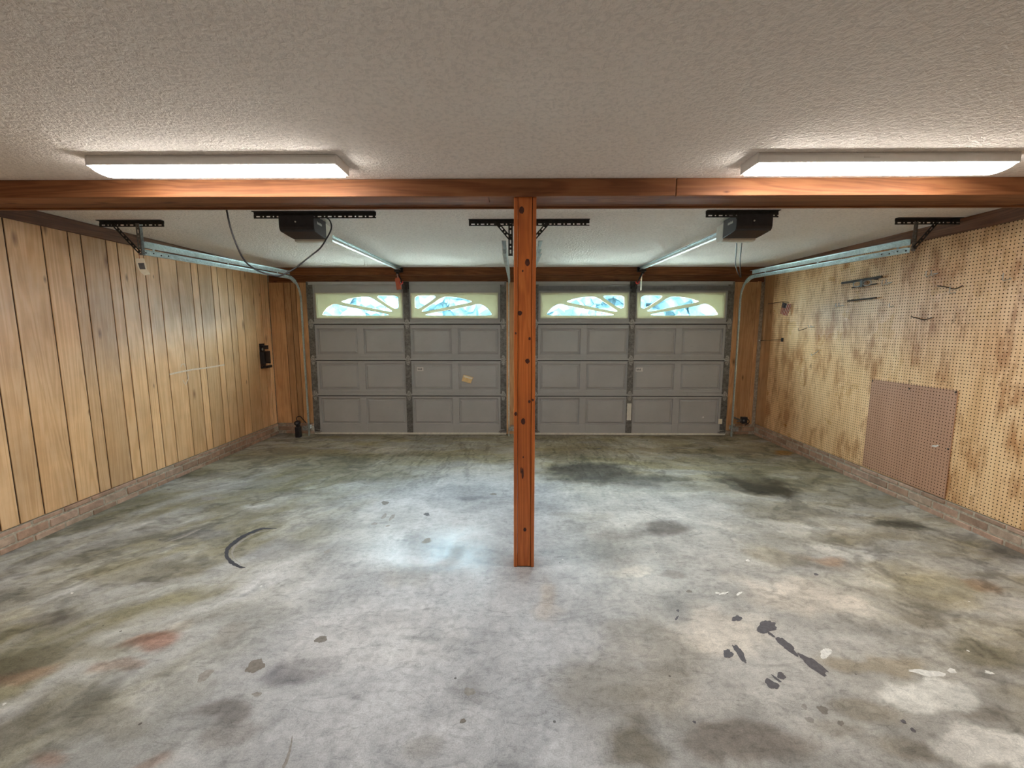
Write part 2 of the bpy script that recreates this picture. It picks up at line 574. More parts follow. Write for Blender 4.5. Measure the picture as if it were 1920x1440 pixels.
def make_floor():
    nx, ny = 440, 500
    xs = np.linspace(XL - 0.12, XR + 0.12, nx); ys = np.linspace(YR - 0.1, 6.30, ny)
    X, Y = np.meshgrid(xs, ys)
    # domain warp so that stains get ragged edges
    wx = X + 0.30 * (vnoise(X, Y, 1, 1.7) - .5) + 0.06 * (vnoise(X, Y, 2, 9) - .5)
    wy = Y + 0.30 * (vnoise(X, Y, 3, 1.7) - .5) + 0.06 * (vnoise(X, Y, 4, 9) - .5)
    C = np.zeros(X.shape + (3,)); C[:] = (0.452, 0.452, 0.465)
    cloud = vnoise(wx, wy, 5, 0.9, 5)
    C *= (0.86 + 0.22 * sstep(.3, .7, cloud))[..., None]

    def blend(mask, col):
        m = np.clip(mask, 0, 1)[..., None]
        C[:] = C * (1 - m) + np.array(col) * m

    streak = vnoise(wx + 0.35 * wy, wy, 8, 2.2, 5, 1.0, 3.2)
    streakL = vnoise(wx * 0.8 - wy * 0.6, wx * 0.6 + wy * 0.8, 9, 2.0, 5, 3.0, 1.0)
    # olive, dirty band along the doors
    streak = np.clip((streak - .5) * 1.9 + .5, 0, 1); streakL = np.clip((streakL - .5) * 1.9 + .5, 0, 1)
    sd = np.where(X < 0, 1.0, -1.0) * sstep(0.2, 1.6, np.abs(X))
    ua = wx * (1 - .2 * np.abs(sd)) - wy * .6 * sd; va = wx * .6 * sd + wy * (1 - .2 * np.abs(sd))
    rdg = 1 - np.abs(2 * vnoise(ua + .2 * streak, va, 13, 1.7, 5, 2.0, 0.9) - 1)
    rdg2 = 1 - np.abs(2 * vnoise(ua, va + .2 * streakL, 14, 2.1, 5, 1.9, 0.9) - 1)
    band = sstep(3.9 - .45 * sstep(0., .6, X), 5.0 - .5 * sstep(0., .6, X), wy) * (0.52 + 0.9 * (streak - .35))
    blend(band * 1.0, (0.33, 0.30, 0.205))
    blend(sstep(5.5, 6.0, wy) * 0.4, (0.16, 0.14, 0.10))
    # olive cast on both sides
    blend(sstep(-0.5, -2.2, wx) * (0.66 + 0.75 * (streakL - .45)) * sstep(5.4, 4.2, wy), (0.235, 0.215, 0.145))
    blend(sstep(1.1, 2.6, wx) * (0.34 + 0.95 * (streak - .35)), (0.27, 0.24, 0.175))

    nz = {}

    def spot(u, v, ru, rv, col, k, soft=0.45, ang=0.0, ns=0):
        cx, cy = fl(u, v)
        ax = abs(fl(u + ru, v)[0] - cx)
        ay = abs(fl(u, v - rv)[1] - fl(u, v + rv)[1]) / 2
        if ns not in nz: nz[ns] = vnoise(X, Y, 20 + ns, 6.0, 4) - .5
        dx = wx - cx; dy = wy - cy
        c, s = math.cos(ang), math.sin(ang)
        a = (dx * c + dy * s) / ax; b = (-dx * s + dy * c) / ay
        d = np.sqrt(a * a + b * b) + 0.9 * nz[ns]
        blend(sstep(1.0 + soft / 2, 1.0 - soft, d) * k, col)

    DK = (0.075, 0.068, 0.058); OL = (0.18, 0.16, 0.105); BL = (0.17, 0.17, 0.185); GR = (0.22, 0.205, 0.175)
    for a in ((1110, 886, 85, 22, DK, .9), (1080, 850, 90, 18, OL, .5), (1190, 905, 60, 14, DK, .65), (1425, 908, 62, 24, (0.045, 0.037, 0.024), .95), (1470, 880, 170, 22, OL, .55),
              (1265, 902, 40, 7, DK, .5), (1370, 850, 130, 16, OL, .4), (1700, 985, 62, 15, (0.08, 0.075, 0.06), .9), (1480, 960, 120, 16, GR, .5), (1890, 1040, 60, 22, (0.12, 0.11, 0.11), .6),
              (1235, 996, 46, 17, (0.15, 0.135, 0.13), .9), (1160, 1008, 75, 14, (0.25, 0.235, 0.23), .55), (1075, 990, 45, 14, (0.24, 0.235, 0.235), .5), (1090, 968, 60, 7, GR, .4),
              (905, 932, 34, 6, BL, .65), (735, 1075, 55, 30, (0.30, 0.275, 0.25), .5), (640, 884, 130, 20, OL, .5), (560, 858, 150, 14, OL, .45), (790, 860, 150, 12, OL, .45),
              (520, 930, 60, 10, (0.28, 0.27, 0.25), .5), (390, 936, 16, 6, (0.20, 0.185, 0.15), .8), (345, 1008, 62, 12, BL, .55), (290, 985, 20, 5, GR, .6), (500, 1035, 50, 30, BL, .35),
              (235, 1085, 110, 26, (0.20, 0.18, 0.125), .7), (255, 1104, 26, 7, GR, .6), (95, 1168, 62, 17, (0.15, 0.135, 0.115), .75), (60, 1185, 70, 12, OL, .5), (30, 1250, 70, 40, (0.11, 0.10, 0.065), .75),
              (150, 1235, 90, 22, (0.19, 0.17, 0.12), .55), (120, 1330, 120, 38, (0.16, 0.145, 0.105), .6), (20, 1390, 60, 50, (0.13, 0.115, 0.08), .6), (230, 1350, 80, 25, (0.2, 0.18, 0.14), .5),
              (575, 1248, 62, 30, (0.12, 0.115, 0.13), .9), (430, 1198, 40, 18, (0.26, 0.235, 0.21), .55), (450, 1335, 66, 22, (0.20, 0.178, 0.165), .7), (460, 1375, 60, 30, (0.25, 0.22, 0.20), .5),
              (870, 1290, 40, 22, (0.27, 0.26, 0.265), .5), (820, 1395, 40, 30, (0.24, 0.22, 0.19), .45), (1150, 1290, 130, 70, (0.27, 0.25, 0.225), .75), (1165, 1300, 50, 25, (0.23, 0.21, 0.18), .5),
              (1190, 1390, 60, 60, (0.15, 0.13, 0.095), .8), (1220, 1205, 110, 45, (0.31, 0.29, 0.27), .65), (1270, 1148, 36, 18, BL, .4), (1275, 1087, 24, 6, (0.2, 0.18, 0.17), .6),
              (1390, 1405, 130, 40, (0.21, 0.185, 0.17), .75), (1640, 1330, 90, 25, (0.30, 0.26, 0.20), .5), (1720, 1400, 90, 30, (0.21, 0.185, 0.15), .6), (1570, 1370, 70, 25, (0.22, 0.195, 0.16), .45),
              (1650, 1240, 90, 16, (0.27, 0.225, 0.16), .6), (1720, 1150, 60, 20, (0.22, 0.195, 0.15), .6), (1850, 1225, 80, 40, (0.18, 0.16, 0.10), .65), (1560, 1055, 70, 14, (0.24, 0.22, 0.21), .6),
              (1450, 1040, 60, 20, (0.29, 0.25, 0.17), .5), (1740, 1090, 90, 26, (0.28, 0.25, 0.17), .5), (1620, 1000, 90, 18, (0.27, 0.24, 0.185), .5), (1840, 1330, 60, 20, (0.20, 0.175, 0.15), .5)):
        spot(*a, ns=int(a[0]) % 7)
    # rusty / ruddy marks; the last entry paints the post's brownish shadow
    for a in ((265, 1218, 46, 18, (0.28, 0.135, 0.09), .75), (70, 1265, 60, 18, (0.27, 0.16, 0.11), .5), (215, 1265, 50, 14, (0.28, 0.18, 0.13), .5), (130, 1420, 50, 20, (0.30, 0.18, 0.13), .6), (310, 1430, 40, 14, (0.30, 0.19, 0.14), .5),
              (1465, 850, 26, 5, (0.30, 0.15, 0.035), .8), (1850, 1095, 40, 14, (0.25, 0.16, 0.10), .65), (1540, 1045, 36, 9, (0.34, 0.22, 0.15), .6), (1010, 1120, 26, 40, (0.40, 0.30, 0.19), .35)):
        spot(*a, ns=3)
    # pale worn patches
    for a in ((1735, 1300, 92, 34, (0.66, 0.67, 0.68), .95, .2), (1880, 1400, 110, 46, (0.66, 0.66, 0.67), .95, .2), (1500, 1120, 120, 40, (0.60, 0.555, 0.52), .65), (1350, 1180, 120, 40, (0.60, 0.56, 0.53), .6), (1790, 1060, 70, 14, (0.44, 0.43, 0.42), .5),
              (1680, 950, 50, 5, (0.42, 0.41, 0.40), .7), (1500, 1000, 30, 12, (0.46, 0.45, 0.43), .6), (1620, 1085, 60, 10, (0.50, 0.49, 0.47), .5), (300, 1195, 30, 12, (0.48, 0.43, 0.36), .5), (40, 1160, 40, 10, (0.38, 0.35, 0.27), .5),
              (980, 1220, 40, 60, (0.58, 0.57, 0.58), .5), (700, 1200, 160, 70, (0.54, 0.52, 0.51), .5), (1180, 1075, 60, 10, (0.58, 0.56, 0.53), .5), (1210, 1083, 20, 4, (0.66, 0.65, 0.63), .7), (480, 948, 20, 4, (0.5, 0.5, 0.5), .5)):
        spot(*a, ns=5)
    # wavy tide marks: thin dark and pale veins, strongest in the dirty zones
    dirty = 0.35 + 0.65 * np.clip(sstep(3.6, 4.8, Y) + sstep(-.9, -2.3, X) + sstep(1.2, 2.6, X), 0, 1)
    C *= (1 - 0.34 * dirty * sstep(.90, .985, rdg))[..., None]
    C *= (1 + 0.22 * dirty * sstep(.91, .985, rdg2))[..., None]
    C *= (0.86 + 0.28 * sstep(.3, .7, vnoise(wx, wy, 15, 3.2, 5, 1.0, 2.0)))[..., None]
    C *= (0.90 + 0.2 * vnoise(wx, wy, 11, 6.0, 4))[..., None]
    warm = (sstep(0.1, 0.8, wx) * 0.9 + sstep(3.6, 4.6, Y) * 0.5)[..., None]
    C *= 1 - np.clip(warm, 0, 1) * np.array((0.02, 0.075, 0.175))
    C = np.clip(C, 0.02, 0.85)
    # how polished the slab is: the middle and left bays have been trodden smooth
    G = 0.25 + 0.75 * sstep(0.35, 0.62, vnoise(wx, wy, 12, 1.3, 4))
    cx, cy = fl(835, 1035)
    G *= 0.30 + 0.9 * np.exp(-(((X - cx) / 0.55) ** 2 + ((Y - cy) / 0.8) ** 2)) + 0.35 * np.exp(-(((X - fl(1150, 1030)[0]) / .5) ** 2 + ((Y - cy) / .6) ** 2))
    G *= 1 - 0.85 * sstep(3.3, 4.2, Y)
    G = np.clip(G, 0, 1)
    vs = np.stack([X.ravel(), Y.ravel(), np.zeros(X.size)], 1)
    idx = np.arange(nx * ny).reshape(ny, nx)
    q = np.stack([idx[:-1, :-1], idx[:-1, 1:], idx[1:, 1:], idx[1:, :-1]], -1).reshape(-1, 4)
    me = bpy.data.meshes.new('floor')
    me.vertices.add(len(vs)); me.vertices.foreach_set('co', vs.ravel())
    me.loops.add(q.size); me.loops.foreach_set('vertex_index', q.ravel())
    me.polygons.add(len(q)); me.polygons.foreach_set('loop_start', np.arange(0, q.size, 4))
    me.update(calc_edges=True)
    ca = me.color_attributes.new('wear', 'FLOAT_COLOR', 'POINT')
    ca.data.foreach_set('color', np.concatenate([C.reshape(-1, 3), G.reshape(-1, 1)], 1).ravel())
    t = NT('worn_concrete')
    at = t.n('ShaderNodeAttribute', attribute_name='wear')
    v = t.coord()
    fine = t.noise(v, 190, 4, 0.7)
    med = t.noise(v, 26, 6, 0.7, 0.5)
    rag = t.noise(t.coord((1.0, 3.0, 1.0)), 7, 7, 0.72, 1.3)
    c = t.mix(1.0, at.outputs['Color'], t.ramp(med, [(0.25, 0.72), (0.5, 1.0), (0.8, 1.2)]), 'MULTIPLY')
    c = t.mix(1.0, c, t.ramp(rag, [(0.30, 0.70), (0.47, 1.0), (0.75, 1.09)]), 'MULTIPLY')
    c = t.mix(1.0, c, t.ramp(fine, [(0.3, 0.76), (0.7, 1.18)]), 'MULTIPLY')
    vo = t.n('ShaderNodeTexVoronoi'); t.put(vo.inputs['Vector'], v); vo.inputs['Scale'].default_value = 7.5
    s = t.n('ShaderNodeSeparateColor'); t.put(s.inputs[0], vo.outputs['Color'])
    speck = t.math('MULTIPLY', t.math('LESS_THAN', vo.outputs['Distance'], 0.045), t.math('LESS_THAN', s.outputs[0], 0.30))
    c = t.mix(t.math('MULTIPLY', speck, 0.7), c, (0.05, 0.04, 0.035))
    vo2 = t.n('ShaderNodeTexVoronoi'); t.put(vo2.inputs['Vector'], t.coord((1, 1, 1), 0, (3.3, 1.1, 0))); vo2.inputs['Scale'].default_value = 5.0
    s2 = t.n('ShaderNodeSeparateColor'); t.put(s2.inputs[0], vo2.outputs['Color'])
    fleck = t.math('MULTIPLY', t.math('LESS_THAN', vo2.outputs['Distance'], 0.03), t.math('LESS_THAN', s2.outputs[0], 0.2))
    c = t.mix(t.math('MULTIPLY', fleck, 0.8), c, (0.75, 0.74, 0.70))
    # fine hairline scuffs
    crk = t.noise(t.coord((1.0, 1.6, 1.0), 0, (7, 2, 0)), 4.0, 7, 0.6, 2.0)
    ln = t.math('ABSOLUTE', t.math('SUBTRACT', crk, 0.5))
    c = t.mix(1.0, c, t.ramp(ln, [(0.0, 0.80), (0.012, 1.0)]), 'MULTIPLY')
    r = t.math('SUBTRACT', t.math('MULTIPLY_ADD', med, 0.20, 0.56), t.math('MULTIPLY', at.outputs['Alpha'], 0.44))
    h = t.math('ADD', t.math('MULTIPLY', fine, 0.35), med)
    t.fin(c, r, t.bump(h, 0.10, 0.004), 0, t.math('MULTIPLY_ADD', at.outputs['Alpha'], 0.02, 0.09))
    me.materials.append(t.m)
    o = bpy.data.objects.new('floor', me)
    COL.objects.link(o)
    return tag(o, 'worn stained grey concrete garage floor', 'floor', kind='structure')


floor = make_floor()

# ceiling slab
o = MB().box(XL - .12, XR + .12, YR - .1, YB + .25, ZC, ZC + .10).build('ceiling', M['ceiling'])
tag(o, 'stippled off-white ceiling of the garage', 'ceiling', kind='structure')

# ------------------------------------------------------------------ left wall: planks, bricks, trim
wall_left = MB().box(XL - .14, XL - .012, YR - .1, YB + .25, 0, ZC).build('wall_left', M['mortar'])
tag(wall_left, 'left wall of vertical light wood planks over a low brick base', 'wall', kind='structure')
ZB = 0.156
seam_px = [(2.6, 996), (39, 984), (85, 965), (146, 940.6), (187.5, 921), (209, 914), (250, 898), (267.8, 888), (295, 879), (311, 873), (334, 861), (365, 852),
           (389, 843), (401, 839), (423.5, 828), (433.6, 824), (450, 819), (460.5, 814), (474, 808), (494, 799), (507, 796), (514, 793)]


def wall_y(u, v, x):
    r = ray(u, v); return r[1] * x / r[0]


seams = sorted(set([round(wall_y(u, v, XL), 3) for u, v in seam_px] + [YB - .002]))
yy = seams[0]
wd = [0.20, 0.13, 0.25, 0.10, 0.17, 0.22, 0.12]
k = 0
while yy > YR:
    yy -= wd[k % 7]; k += 1
    seams.insert(0, max(yy, YR))
rb = random.Random(3)
for a, b in zip(seams[:-1], seams[1:]):
    if b - a < 0.03: continue
    MB().box(XL - .012, XL + rb.uniform(-.0006, .0006), a + .005, b - .005, ZB, ZC - .01).build('plank', M['panel'], wall_left, bevel=0.0018)
MB().box(XL - .0119, XL - .006, YR, YB, ZB + .004, ZC - .02).build('groove_backing', M['groove'], wall_left)
MB().box(XL - .001, XL + .019, YR, YB, 2.232, ZC).build('top_trim', M['trim'], wall_left, bevel=.003)


def brick_mesh(L, h):
    bm = bmesh.new()
    bmesh.ops.create_cube(bm, size=1.0)
    for v in bm.verts: v.co = Vector((v.co.x * 0.03, v.co.y * L, v.co.z * h))
    bmesh.ops.bevel(bm, geom=list(bm.edges), offset=.004, segments=1, affect='EDGES')
    me = bpy.data.meshes.new('brick'); bm.to_mesh(me); bm.free()
    me.materials.append(M['brick'])
    return me


BM_FULL = brick_mesh(.200, .058)
BM_THIN = brick_mesh(.200, .040)
BM_TOP = brick_mesh(.200, .030)


def brick_row(wall, axis, fixed, a0, a1, seed):
    r = random.Random(seed)
    for row, (zc, me) in enumerate(((.0175, BM_THIN), (.0765, BM_FULL), (.1335, BM_TOP))):
        p = a0 + (0.105 if row % 2 else 0.0) - 0.05
        while p < a1:
            if p - .1 > a0 - .11 and p + .1 < a1 + .11:
                o = bpy.data.objects.new('brick', me)
                COL.objects.link(o); o.parent = wall
                j = r.uniform(-.003, .003)
                if axis == 'y':
                    o.location = (fixed + j, p, zc + r.uniform(-.0015, .0015))
                else:
                    o.location = (p, fixed + j, zc + r.uniform(-.0015, .0015))
                    o.rotation_euler = (0, 0, math.pi / 2)
            p += .211


brick_row(wall_left, 'y', XL - .006, 0.9, YB - .1, 1)
MB().box(XL - .012, XL + .005, .6, YB, 0, .149).build('mortar_bed', M['mortar'], wall_left)

# faint chalky scuffs on the planks
def wall_scuff(px, hw):
    P = []
    for u, v in px:
        r_ = ray(u, v); t_ = (XL + .0014) / r_[0]
        P.append(Vector((XL + .0014, r_[1] * t_, CAMH + r_[2] * t_)))
    vs = []; fs = []
    for i, p in enumerate(P):
        d = (P[min(i + 1, len(P) - 1)] - P[max(i - 1, 0)]).normalized()
        n_ = Vector((0, -d.z, d.y))
        vs += [p - n_ * hw, p + n_ * hw]
        if i: fs.append((2 * i - 2, 2 * i - 1, 2 * i + 1, 2 * i))
    MB().raw(vs, fs).build('chalk_scuff', plain('chalky_scuff', (0.72, 0.56, 0.42), 0.8, 0, .15, 60), wall_left)


wall_scuff([(318, 702), (335, 698), (360, 693), (385, 690), (421, 684)], .008)
wall_scuff([(339, 688), (341, 683), (345, 682), (348, 688)], .005)
wall_scuff([(343, 713), (348, 722), (353, 710), (352, 700)], .006)

# ------------------------------------------------------------------ right wall: pegboard sheets, bricks, trim
wall_right = MB().box(XR + .012, XR + .14, YR - .1, YB + .25, 0, ZC).build('wall_right', M['mortar'])
tag(wall_right, 'right wall of tan pegboard sheets over a low brick base', 'wall', kind='structure')
for a, b in ((YR, -1.163), (-1.163, 0.057), (0.057, 1.277), (1.277, 2.497), (2.497, 3.717), (3.717, 4.937), (4.937, 5.80)):
    MB().box(XR, XR + .012, a + .001, b - .001, ZB, ZC - .01).build('pegboard_sheet', M['peg'], wall_right)
MB().box(XR - .001, XR + .012, 5.802, YB, ZB, ZC - .01).build('corner_board', M['pier'], wall_right)
MB().box(XR - .02, XR + .001, YR, YB, 2.225, ZC).build('top_trim', M['trim'], wall_right, bevel=.003)
brick_row(wall_right, 'y', XR + .006, 0.9, YB - .1, 2)
MB().box(XR - .005, XR + .012, .6, YB, 0, .149).build('mortar_bed', M['mortar'], wall_right)

# ------------------------------------------------------------------ wall behind the camera
o = MB().box(XL - .14, XR + .14, YR - .12, YR, 0, ZC).build('wall_rear', M['rear'])
tag(o, 'plain beige wall behind the viewpoint', 'wall', kind='structure')

# ------------------------------------------------------------------ door wall with two openings
OP = ((DOORS[0] - DHW + .05, DOORS[0] + DHW - .05), (DOORS[1] - DHW + .05, DOORS[1] + DHW - .05))
mb = MB()
mb.box(XL - .1, OP[0][0], YB + .012, YB + .16, 0, ZC)
mb.box(OP[0][1], OP[1][0], YB + .012, YB + .16, 0, ZC)
mb.box(OP[1][1], XR + .1, YB + .012, YB + .16, 0, ZC)
mb.box(OP[0][0], OP[0][1], YB + .012, YB + .16, 2.08, ZC)
mb.box(OP[1][0], OP[1][1], YB + .012, YB + .16, 2.08, ZC)
wall_back = mb.build('wall_back', M['mortar'])
tag(wall_back, 'far wall of amber wood boards around two garage doors', 'wall', kind='structure')


def xat(u, v, y): return aty(u, v, y)[0]


pl = [XL + .001] + [xat(u, 700, YB) for u in (542, 554.5, 564, 571)] + [OP[0][0]]
for a, b in zip(pl[:-1], pl[1:]):
    MB().box(a + .004, b - .004, YB, YB + .009, ZB, 2.14).build('plank', M['pier'], wall_back, bevel=.0015)
MB().box(XL, OP[0][0], YB + .008, YB + .0125, ZB, 2.14).build('groove_backing', M['groove'], wall_back)
for a, b in ((OP[0][1], .02), (.02, .11), (.11, OP[1][0])):
    MB().box(a + .0015, b - .0015, YB, YB + .013, 0.0, 2.14).build('plank', M['pier'], wall_back, bevel=.0015)
x1, x2, x3 = xat(1381, 690, YB), xat(1409, 690, YB), xat(1415.5, 690, YB)
MB().box(OP[1][1], x1 - .002, YB, YB + .013, 0.06, 2.14).build('plank', M['pier'], wall_back, bevel=.0015)
MB().box(x1, x2 - .002, YB - .004, YB + .013, ZB, 2.14).build('plank', M['pier'], wall_back, bevel=.0015)
MB().box(x2, min(x3, XR - .02), YB - .014, YB + .013, ZB, 2.14).build('corner_trim', M['pier'], wall_back, bevel=.002)
MB().box(XL + .019, XR - .021, YB - .006, YB + .013, 2.13, 2.226).build('header_board', M['header'], wall_back, bevel=.003)
MB().box(XL + .019, XR - .021, YB - .022, YB + .013, 2.228, ZC).build('header_board', M['header'], wall_back, bevel=.003)
brick_row(wall_back, 'x', YB + .018, XL + .05, -2.93, 5)
brick_row(wall_back, 'x', YB + .018, 3.06, XR - .02, 6)

# driveway outside
o = MB().box(-12, 12, YB + .02, 30, -.12, -.004).build('driveway', plain('driveway_concrete', (0.30, 0.275, 0.24), 0.9, 0, .15, 3))
tag(o, 'pale concrete driveway outside the garage doors', 'driveway', kind='structure')


# hedge added beyond the driveway, screening the low sky to dim the door lights
def make_screen_hedge():
    rg = random.Random(11)
    root = thing('hedge', (0, 20.5, -.004), 'pale hazy hedge added to screen the low sky seen through the garage door windows', 'hedge')
    bm = bmesh.new()
    for k in range(300):
        x = rg.uniform(-14, 14); z = rg.uniform(.4, 3.9); r_ = rg.uniform(.5, 1.1)
        M4 = Matrix.Translation((x, 20.5 + rg.uniform(-.5, .6), z)) @ Matrix.Rotation(rg.uniform(0, 3), 4, 'Y')
        g = bmesh.ops.create_icosphere(bm, subdivisions=3, radius=r_, matrix=M4)
        c = M4.to_translation()
        for v in g['verts']: v.co = c + (v.co - c) * rg.uniform(.72, 1.15)
    for v in bm.verts: v.co -= Vector((0, 20.5, -.004))
    me = bpy.data.meshes.new('foliage'); bm.to_mesh(me); bm.free()
    t = NT('pale_foliage')
    n = t.noise(t.coord(), 2.2, 6, 0.7)
    t.fin(t.ramp(n, [(0.3, (0.022, 0.050, 0.060)), (0.65, (0.048, 0.078, 0.088))]), 0.9, None, 0, 0.1)
    me.materials.append(t.m)
    o = bpy.data.objects.new('foliage', me); COL.objects.link(o); o.parent = root
    tk = MB()
    for k in range(-6, 7):
        tk.tube([(k * 2.1, 20.6, -.01), (k * 2.1 + .1, 20.55, .8)], [.09, .06], 7)
    s_ = tk.build('stems', M['trim'], root); s_['kind'] = 'stuff'; o['kind'] = 'stuff'


make_screen_hedge()


# ------------------------------------------------------------------ garage doors
def chaikin(p, n=2):
    for _ in range(n):
        q = []
        for i in range(len(p)):
            a, b = p[i], p[(i + 1) % len(p)]
            q += [(a[0] * .75 + b[0] * .25, a[1] * .75 + b[1] * .25), (a[0] * .25 + b[0] * .75, a[1] * .25 + b[1] * .75)]
        p = q
    return p


SECT = ((.03, .553), (.565, 1.051), (1.063, 1.553), (1.565, 2.137))
PX = ((-1.255, -.70), (-.61, -.055), (.055, .61), (.70, 1.255))
PZ = ((.155, .522), (.653, 1.015), (1.148, 1.500))
WX = ((-1.258, -.056), (.056, 1.258)); WZ = (1.638, 1.987)


def door_slab(cx, z0, z1, xr, zr, mb):
    """front skin with rectangular openings plus closed edges"""
    xc = sorted([-DHW, DHW] + [x for r in xr for x in r]); zc = sorted([z0, z1, zr[0], zr[1]])
    y0, y1 = YD, YD + .045
    for i in range(len(xc) - 1):
        for j in range(3):
            hole = j == 1 and any(abs(xc[i] - r[0]) < 1e-6 for r in xr)
            if hole: continue
            mb.box(cx + xc[i], cx + xc[i + 1], y0, y1, zc[j], zc[j + 1])
    return mb


def garage_door(n, cx, label):
    root = bpy.data.objects.new('door_%d' % n, None)
    root.location = (cx, YD, 0); COL.objects.link(root)
    tag(root, label, 'garage door', kind='structure')
    for i, (z0, z1) in enumerate(SECT):
        mb = MB()
        if i < 3:
            door_slab(cx, z0, z1, PX, PZ[i], mb)
        else:
            door_slab(cx, z0, z1, WX, WZ, mb)
            mb.box(cx - DHW + .03, cx + DHW - .03, YD - .014, YD, z1 - .043, z1 - .004)
        if i > 0:   # rolled lip and shadow reveal at the joint
            mb.box(cx - DHW + .01, cx + DHW - .01, YD - .016, YD, z0 + .002, z0 + .026)
            mb.box(cx - DHW + .01, cx + DHW - .01, YD - .007, YD, z0 + .052, z0 + .068)
            MB().box(cx - DHW + .002, cx + DHW - .002, YD + .012, YD + .044, z0 - .0118, z0 - .0002).build('joint_gap', M['rubber'], root)
        sec = mb.build('section', M['door'], root, bevel=.003)
        if i < 3:
            for (a, b) in PX:
                za, zb = PZ[i]
                A, B = cx + a, cx + b
                y = YD
                rings = [(0.0, y + .0005), (.004, y + .020), (.014, y + .020), (.036, y + .005), (.05, y + .005)]
                vs = []; fs = []
                for d, yy_ in rings:
                    vs += [(A + d, yy_, za + d), (B - d, yy_, za + d), (B - d, yy_, zb - d), (A + d, yy_, zb - d)]
                for k_ in range(len(rings) - 1):
                    for q in range(4):
                        fs.append((k_ * 4 + q, k_ * 4 + (q + 1) % 4, k_ * 4 + 4 + (q + 1) % 4, k_ * 4 + 4 + q))
                m = (len(rings) - 1) * 4
                fs.append((m, m + 1, m + 2, m + 3))
                p = MB().raw(vs, fs).box(A + .001, B - .001, YD + .03, YD + .044, za + .001, zb - .001).build('panel', M['door'], sec)
        # steel stiles
        for xa, xb, t in ((-DHW, -DHW + .085, .010), (-.042, .042, .012), (DHW - .085, DHW, .010)):
            s = MB().box(cx + xa, cx + xb, YD - t, YD - .0005, z0 + .004, z1 - .006)
            for q in range(5):
                zz = z0 + .06 + q * (z1 - z0 - .12) / 4
                s.cyl((cx + (xa + xb) / 2, YD - t - .003, zz), (cx + (xa + xb) / 2, YD - t + .002, zz), .006, 8)
            s.build('stile', M['stile'], sec, bevel=.002)
    # hinges at each joint
    for zj in (.559, 1.057, 1.559):
        for xh in (-DHW + .045, 0.0, DHW - .045):
            h = MB()
            X0 = cx + xh
            P = lambda a, b, X0=X0, zj=zj: Vector((X0 + a, YD - .013, zj + b))
            h.prism([(-.030, .006), (.030, .006), (.030, .035), (.013, .075), (-.013, .075), (-.030, .035)], P, (0, -.004, 0))
            h.prism([(-.030, -.006), (-.013, -.060), (.013, -.060), (.030, -.006)], P, (0, -.004, 0))
            h.cyl((X0 - .034, YD - .019, zj), (X0 + .034, YD - .019, zj), .009, 10)
            for dz in (.045, -.035):
                h.cyl((X0, YD - .022, zj + dz), (X0, YD - .015, zj + dz), .008, 8)
            h.build('hinge', M['hinge'], root)
    # sunburst door lights
    for side, (a, b) in zip((1, -1), WX):
        W = b - a; H = WZ[1] - WZ[0]

        def L(px, py):
            lx = (px - 445) / 665 * W; lz = (870 - py) / 195 * H
            return (lx, lz)
        holes = [[(490, 848), (500, 825), (530, 788), (570, 764), (602, 758), (645, 772), (820, 805), (1000, 836), (1000, 848), (740, 848)],
                 [(632, 745), (665, 732), (720, 716), (790, 706), (862, 703), (942, 756), (1022, 806), (1030, 817), (1005, 818), (820, 780)],
                 [(902, 697), (985, 697), (1078, 697), (1078, 745), (1078, 788), (1064, 794), (1045, 794), (968, 746)]]
        hs = []
        for h in holes:
            pts = [L(*q) for q in h]
            hs.append(chaikin(pts, 2))
        outer = [(0, 0), (W, 0), (W, H), (0, H)]
        X0 = cx + a if side == 1 else cx + b
        P = lambda lx, lz, X0=X0, side=side: Vector((X0 + side * lx, YD + .008, WZ[0] + lz))
        ins = MB().prism(outer, P, (0, .010, 0), hs)
        for q in ((0, W, 0, .012), (0, W, H - .012, H), (0, .012, 0, H), (W - .012, W, 0, H)):
            p0 = P(q[0], q[2]); p1 = P(q[1], q[3])
            ins.box(p0.x, p1.x, YD - .004, YD + .009, p0.z, p1.z)
        for q in ((.026, W - .026, .022, .027), (.026, W - .026, H - .027, H - .022), (.026, .031, .022, H - .022), (W - .031, W - .026, .022, H - .022)):
            p0 = P(q[0], q[2]); p1 = P(q[1], q[3])
            ins.box(p0.x, p1.x, YD + .003, YD + .0085, p0.z, p1.z)
        io = ins.build('window_insert', M['insert'], root)
        io['label'] = 'cream sunburst window insert'
        p0 = P(.004, .004); p1 = P(W - .004, H - .004)
        MB().box(p0.x, p1.x, YD + .022, YD + .026, p0.z, p1.z).build('pane', M['glass'], io)
    MB().box(cx - DHW + .005, cx + DHW - .005, YD - .010, YD + .045, .006, .032).build('seal_bar', M['seal'], root)
    MB().box(cx - DHW, cx + DHW, YD - .004, YD + .047, -.001, .010).build('rubber_seal', M['rubber'], root)
    # opener bracket at the head of the centre stile
    br = MB().box(cx - .045, cx + .045, YD - .035, YD - .012, 2.03, 2.13)
    br.box(cx - .03, cx + .03, YD - .06, YD - .03, 1.985, 2.06)
    br.build('arm_bracket', M['blackmetal'], root, bevel=.003)
    # corner lift cable brackets
    for s in (-1, 1):
        c = MB().box(cx + s * (DHW - .09), cx + s * (DHW - .005), YD - .026, YD - .010, .035, .05)
        c.tube([(cx + s * (DHW - .11), YD - .02, .045), (cx + s * (DHW - .085), YD - .025, .075), (cx + s * (DHW - .03), YD - .025, .08)], .007, 8)
        c.build('bottom_bracket', M['hinge'], root)
    return root


d1 = garage_door(1, DOORS[0], 'grey sectional garage door left of the central post, with cream sunburst windows')
d2 = garage_door(2, DOORS[1], 'grey sectional garage door right of the central post, with a punched strut above its windows')
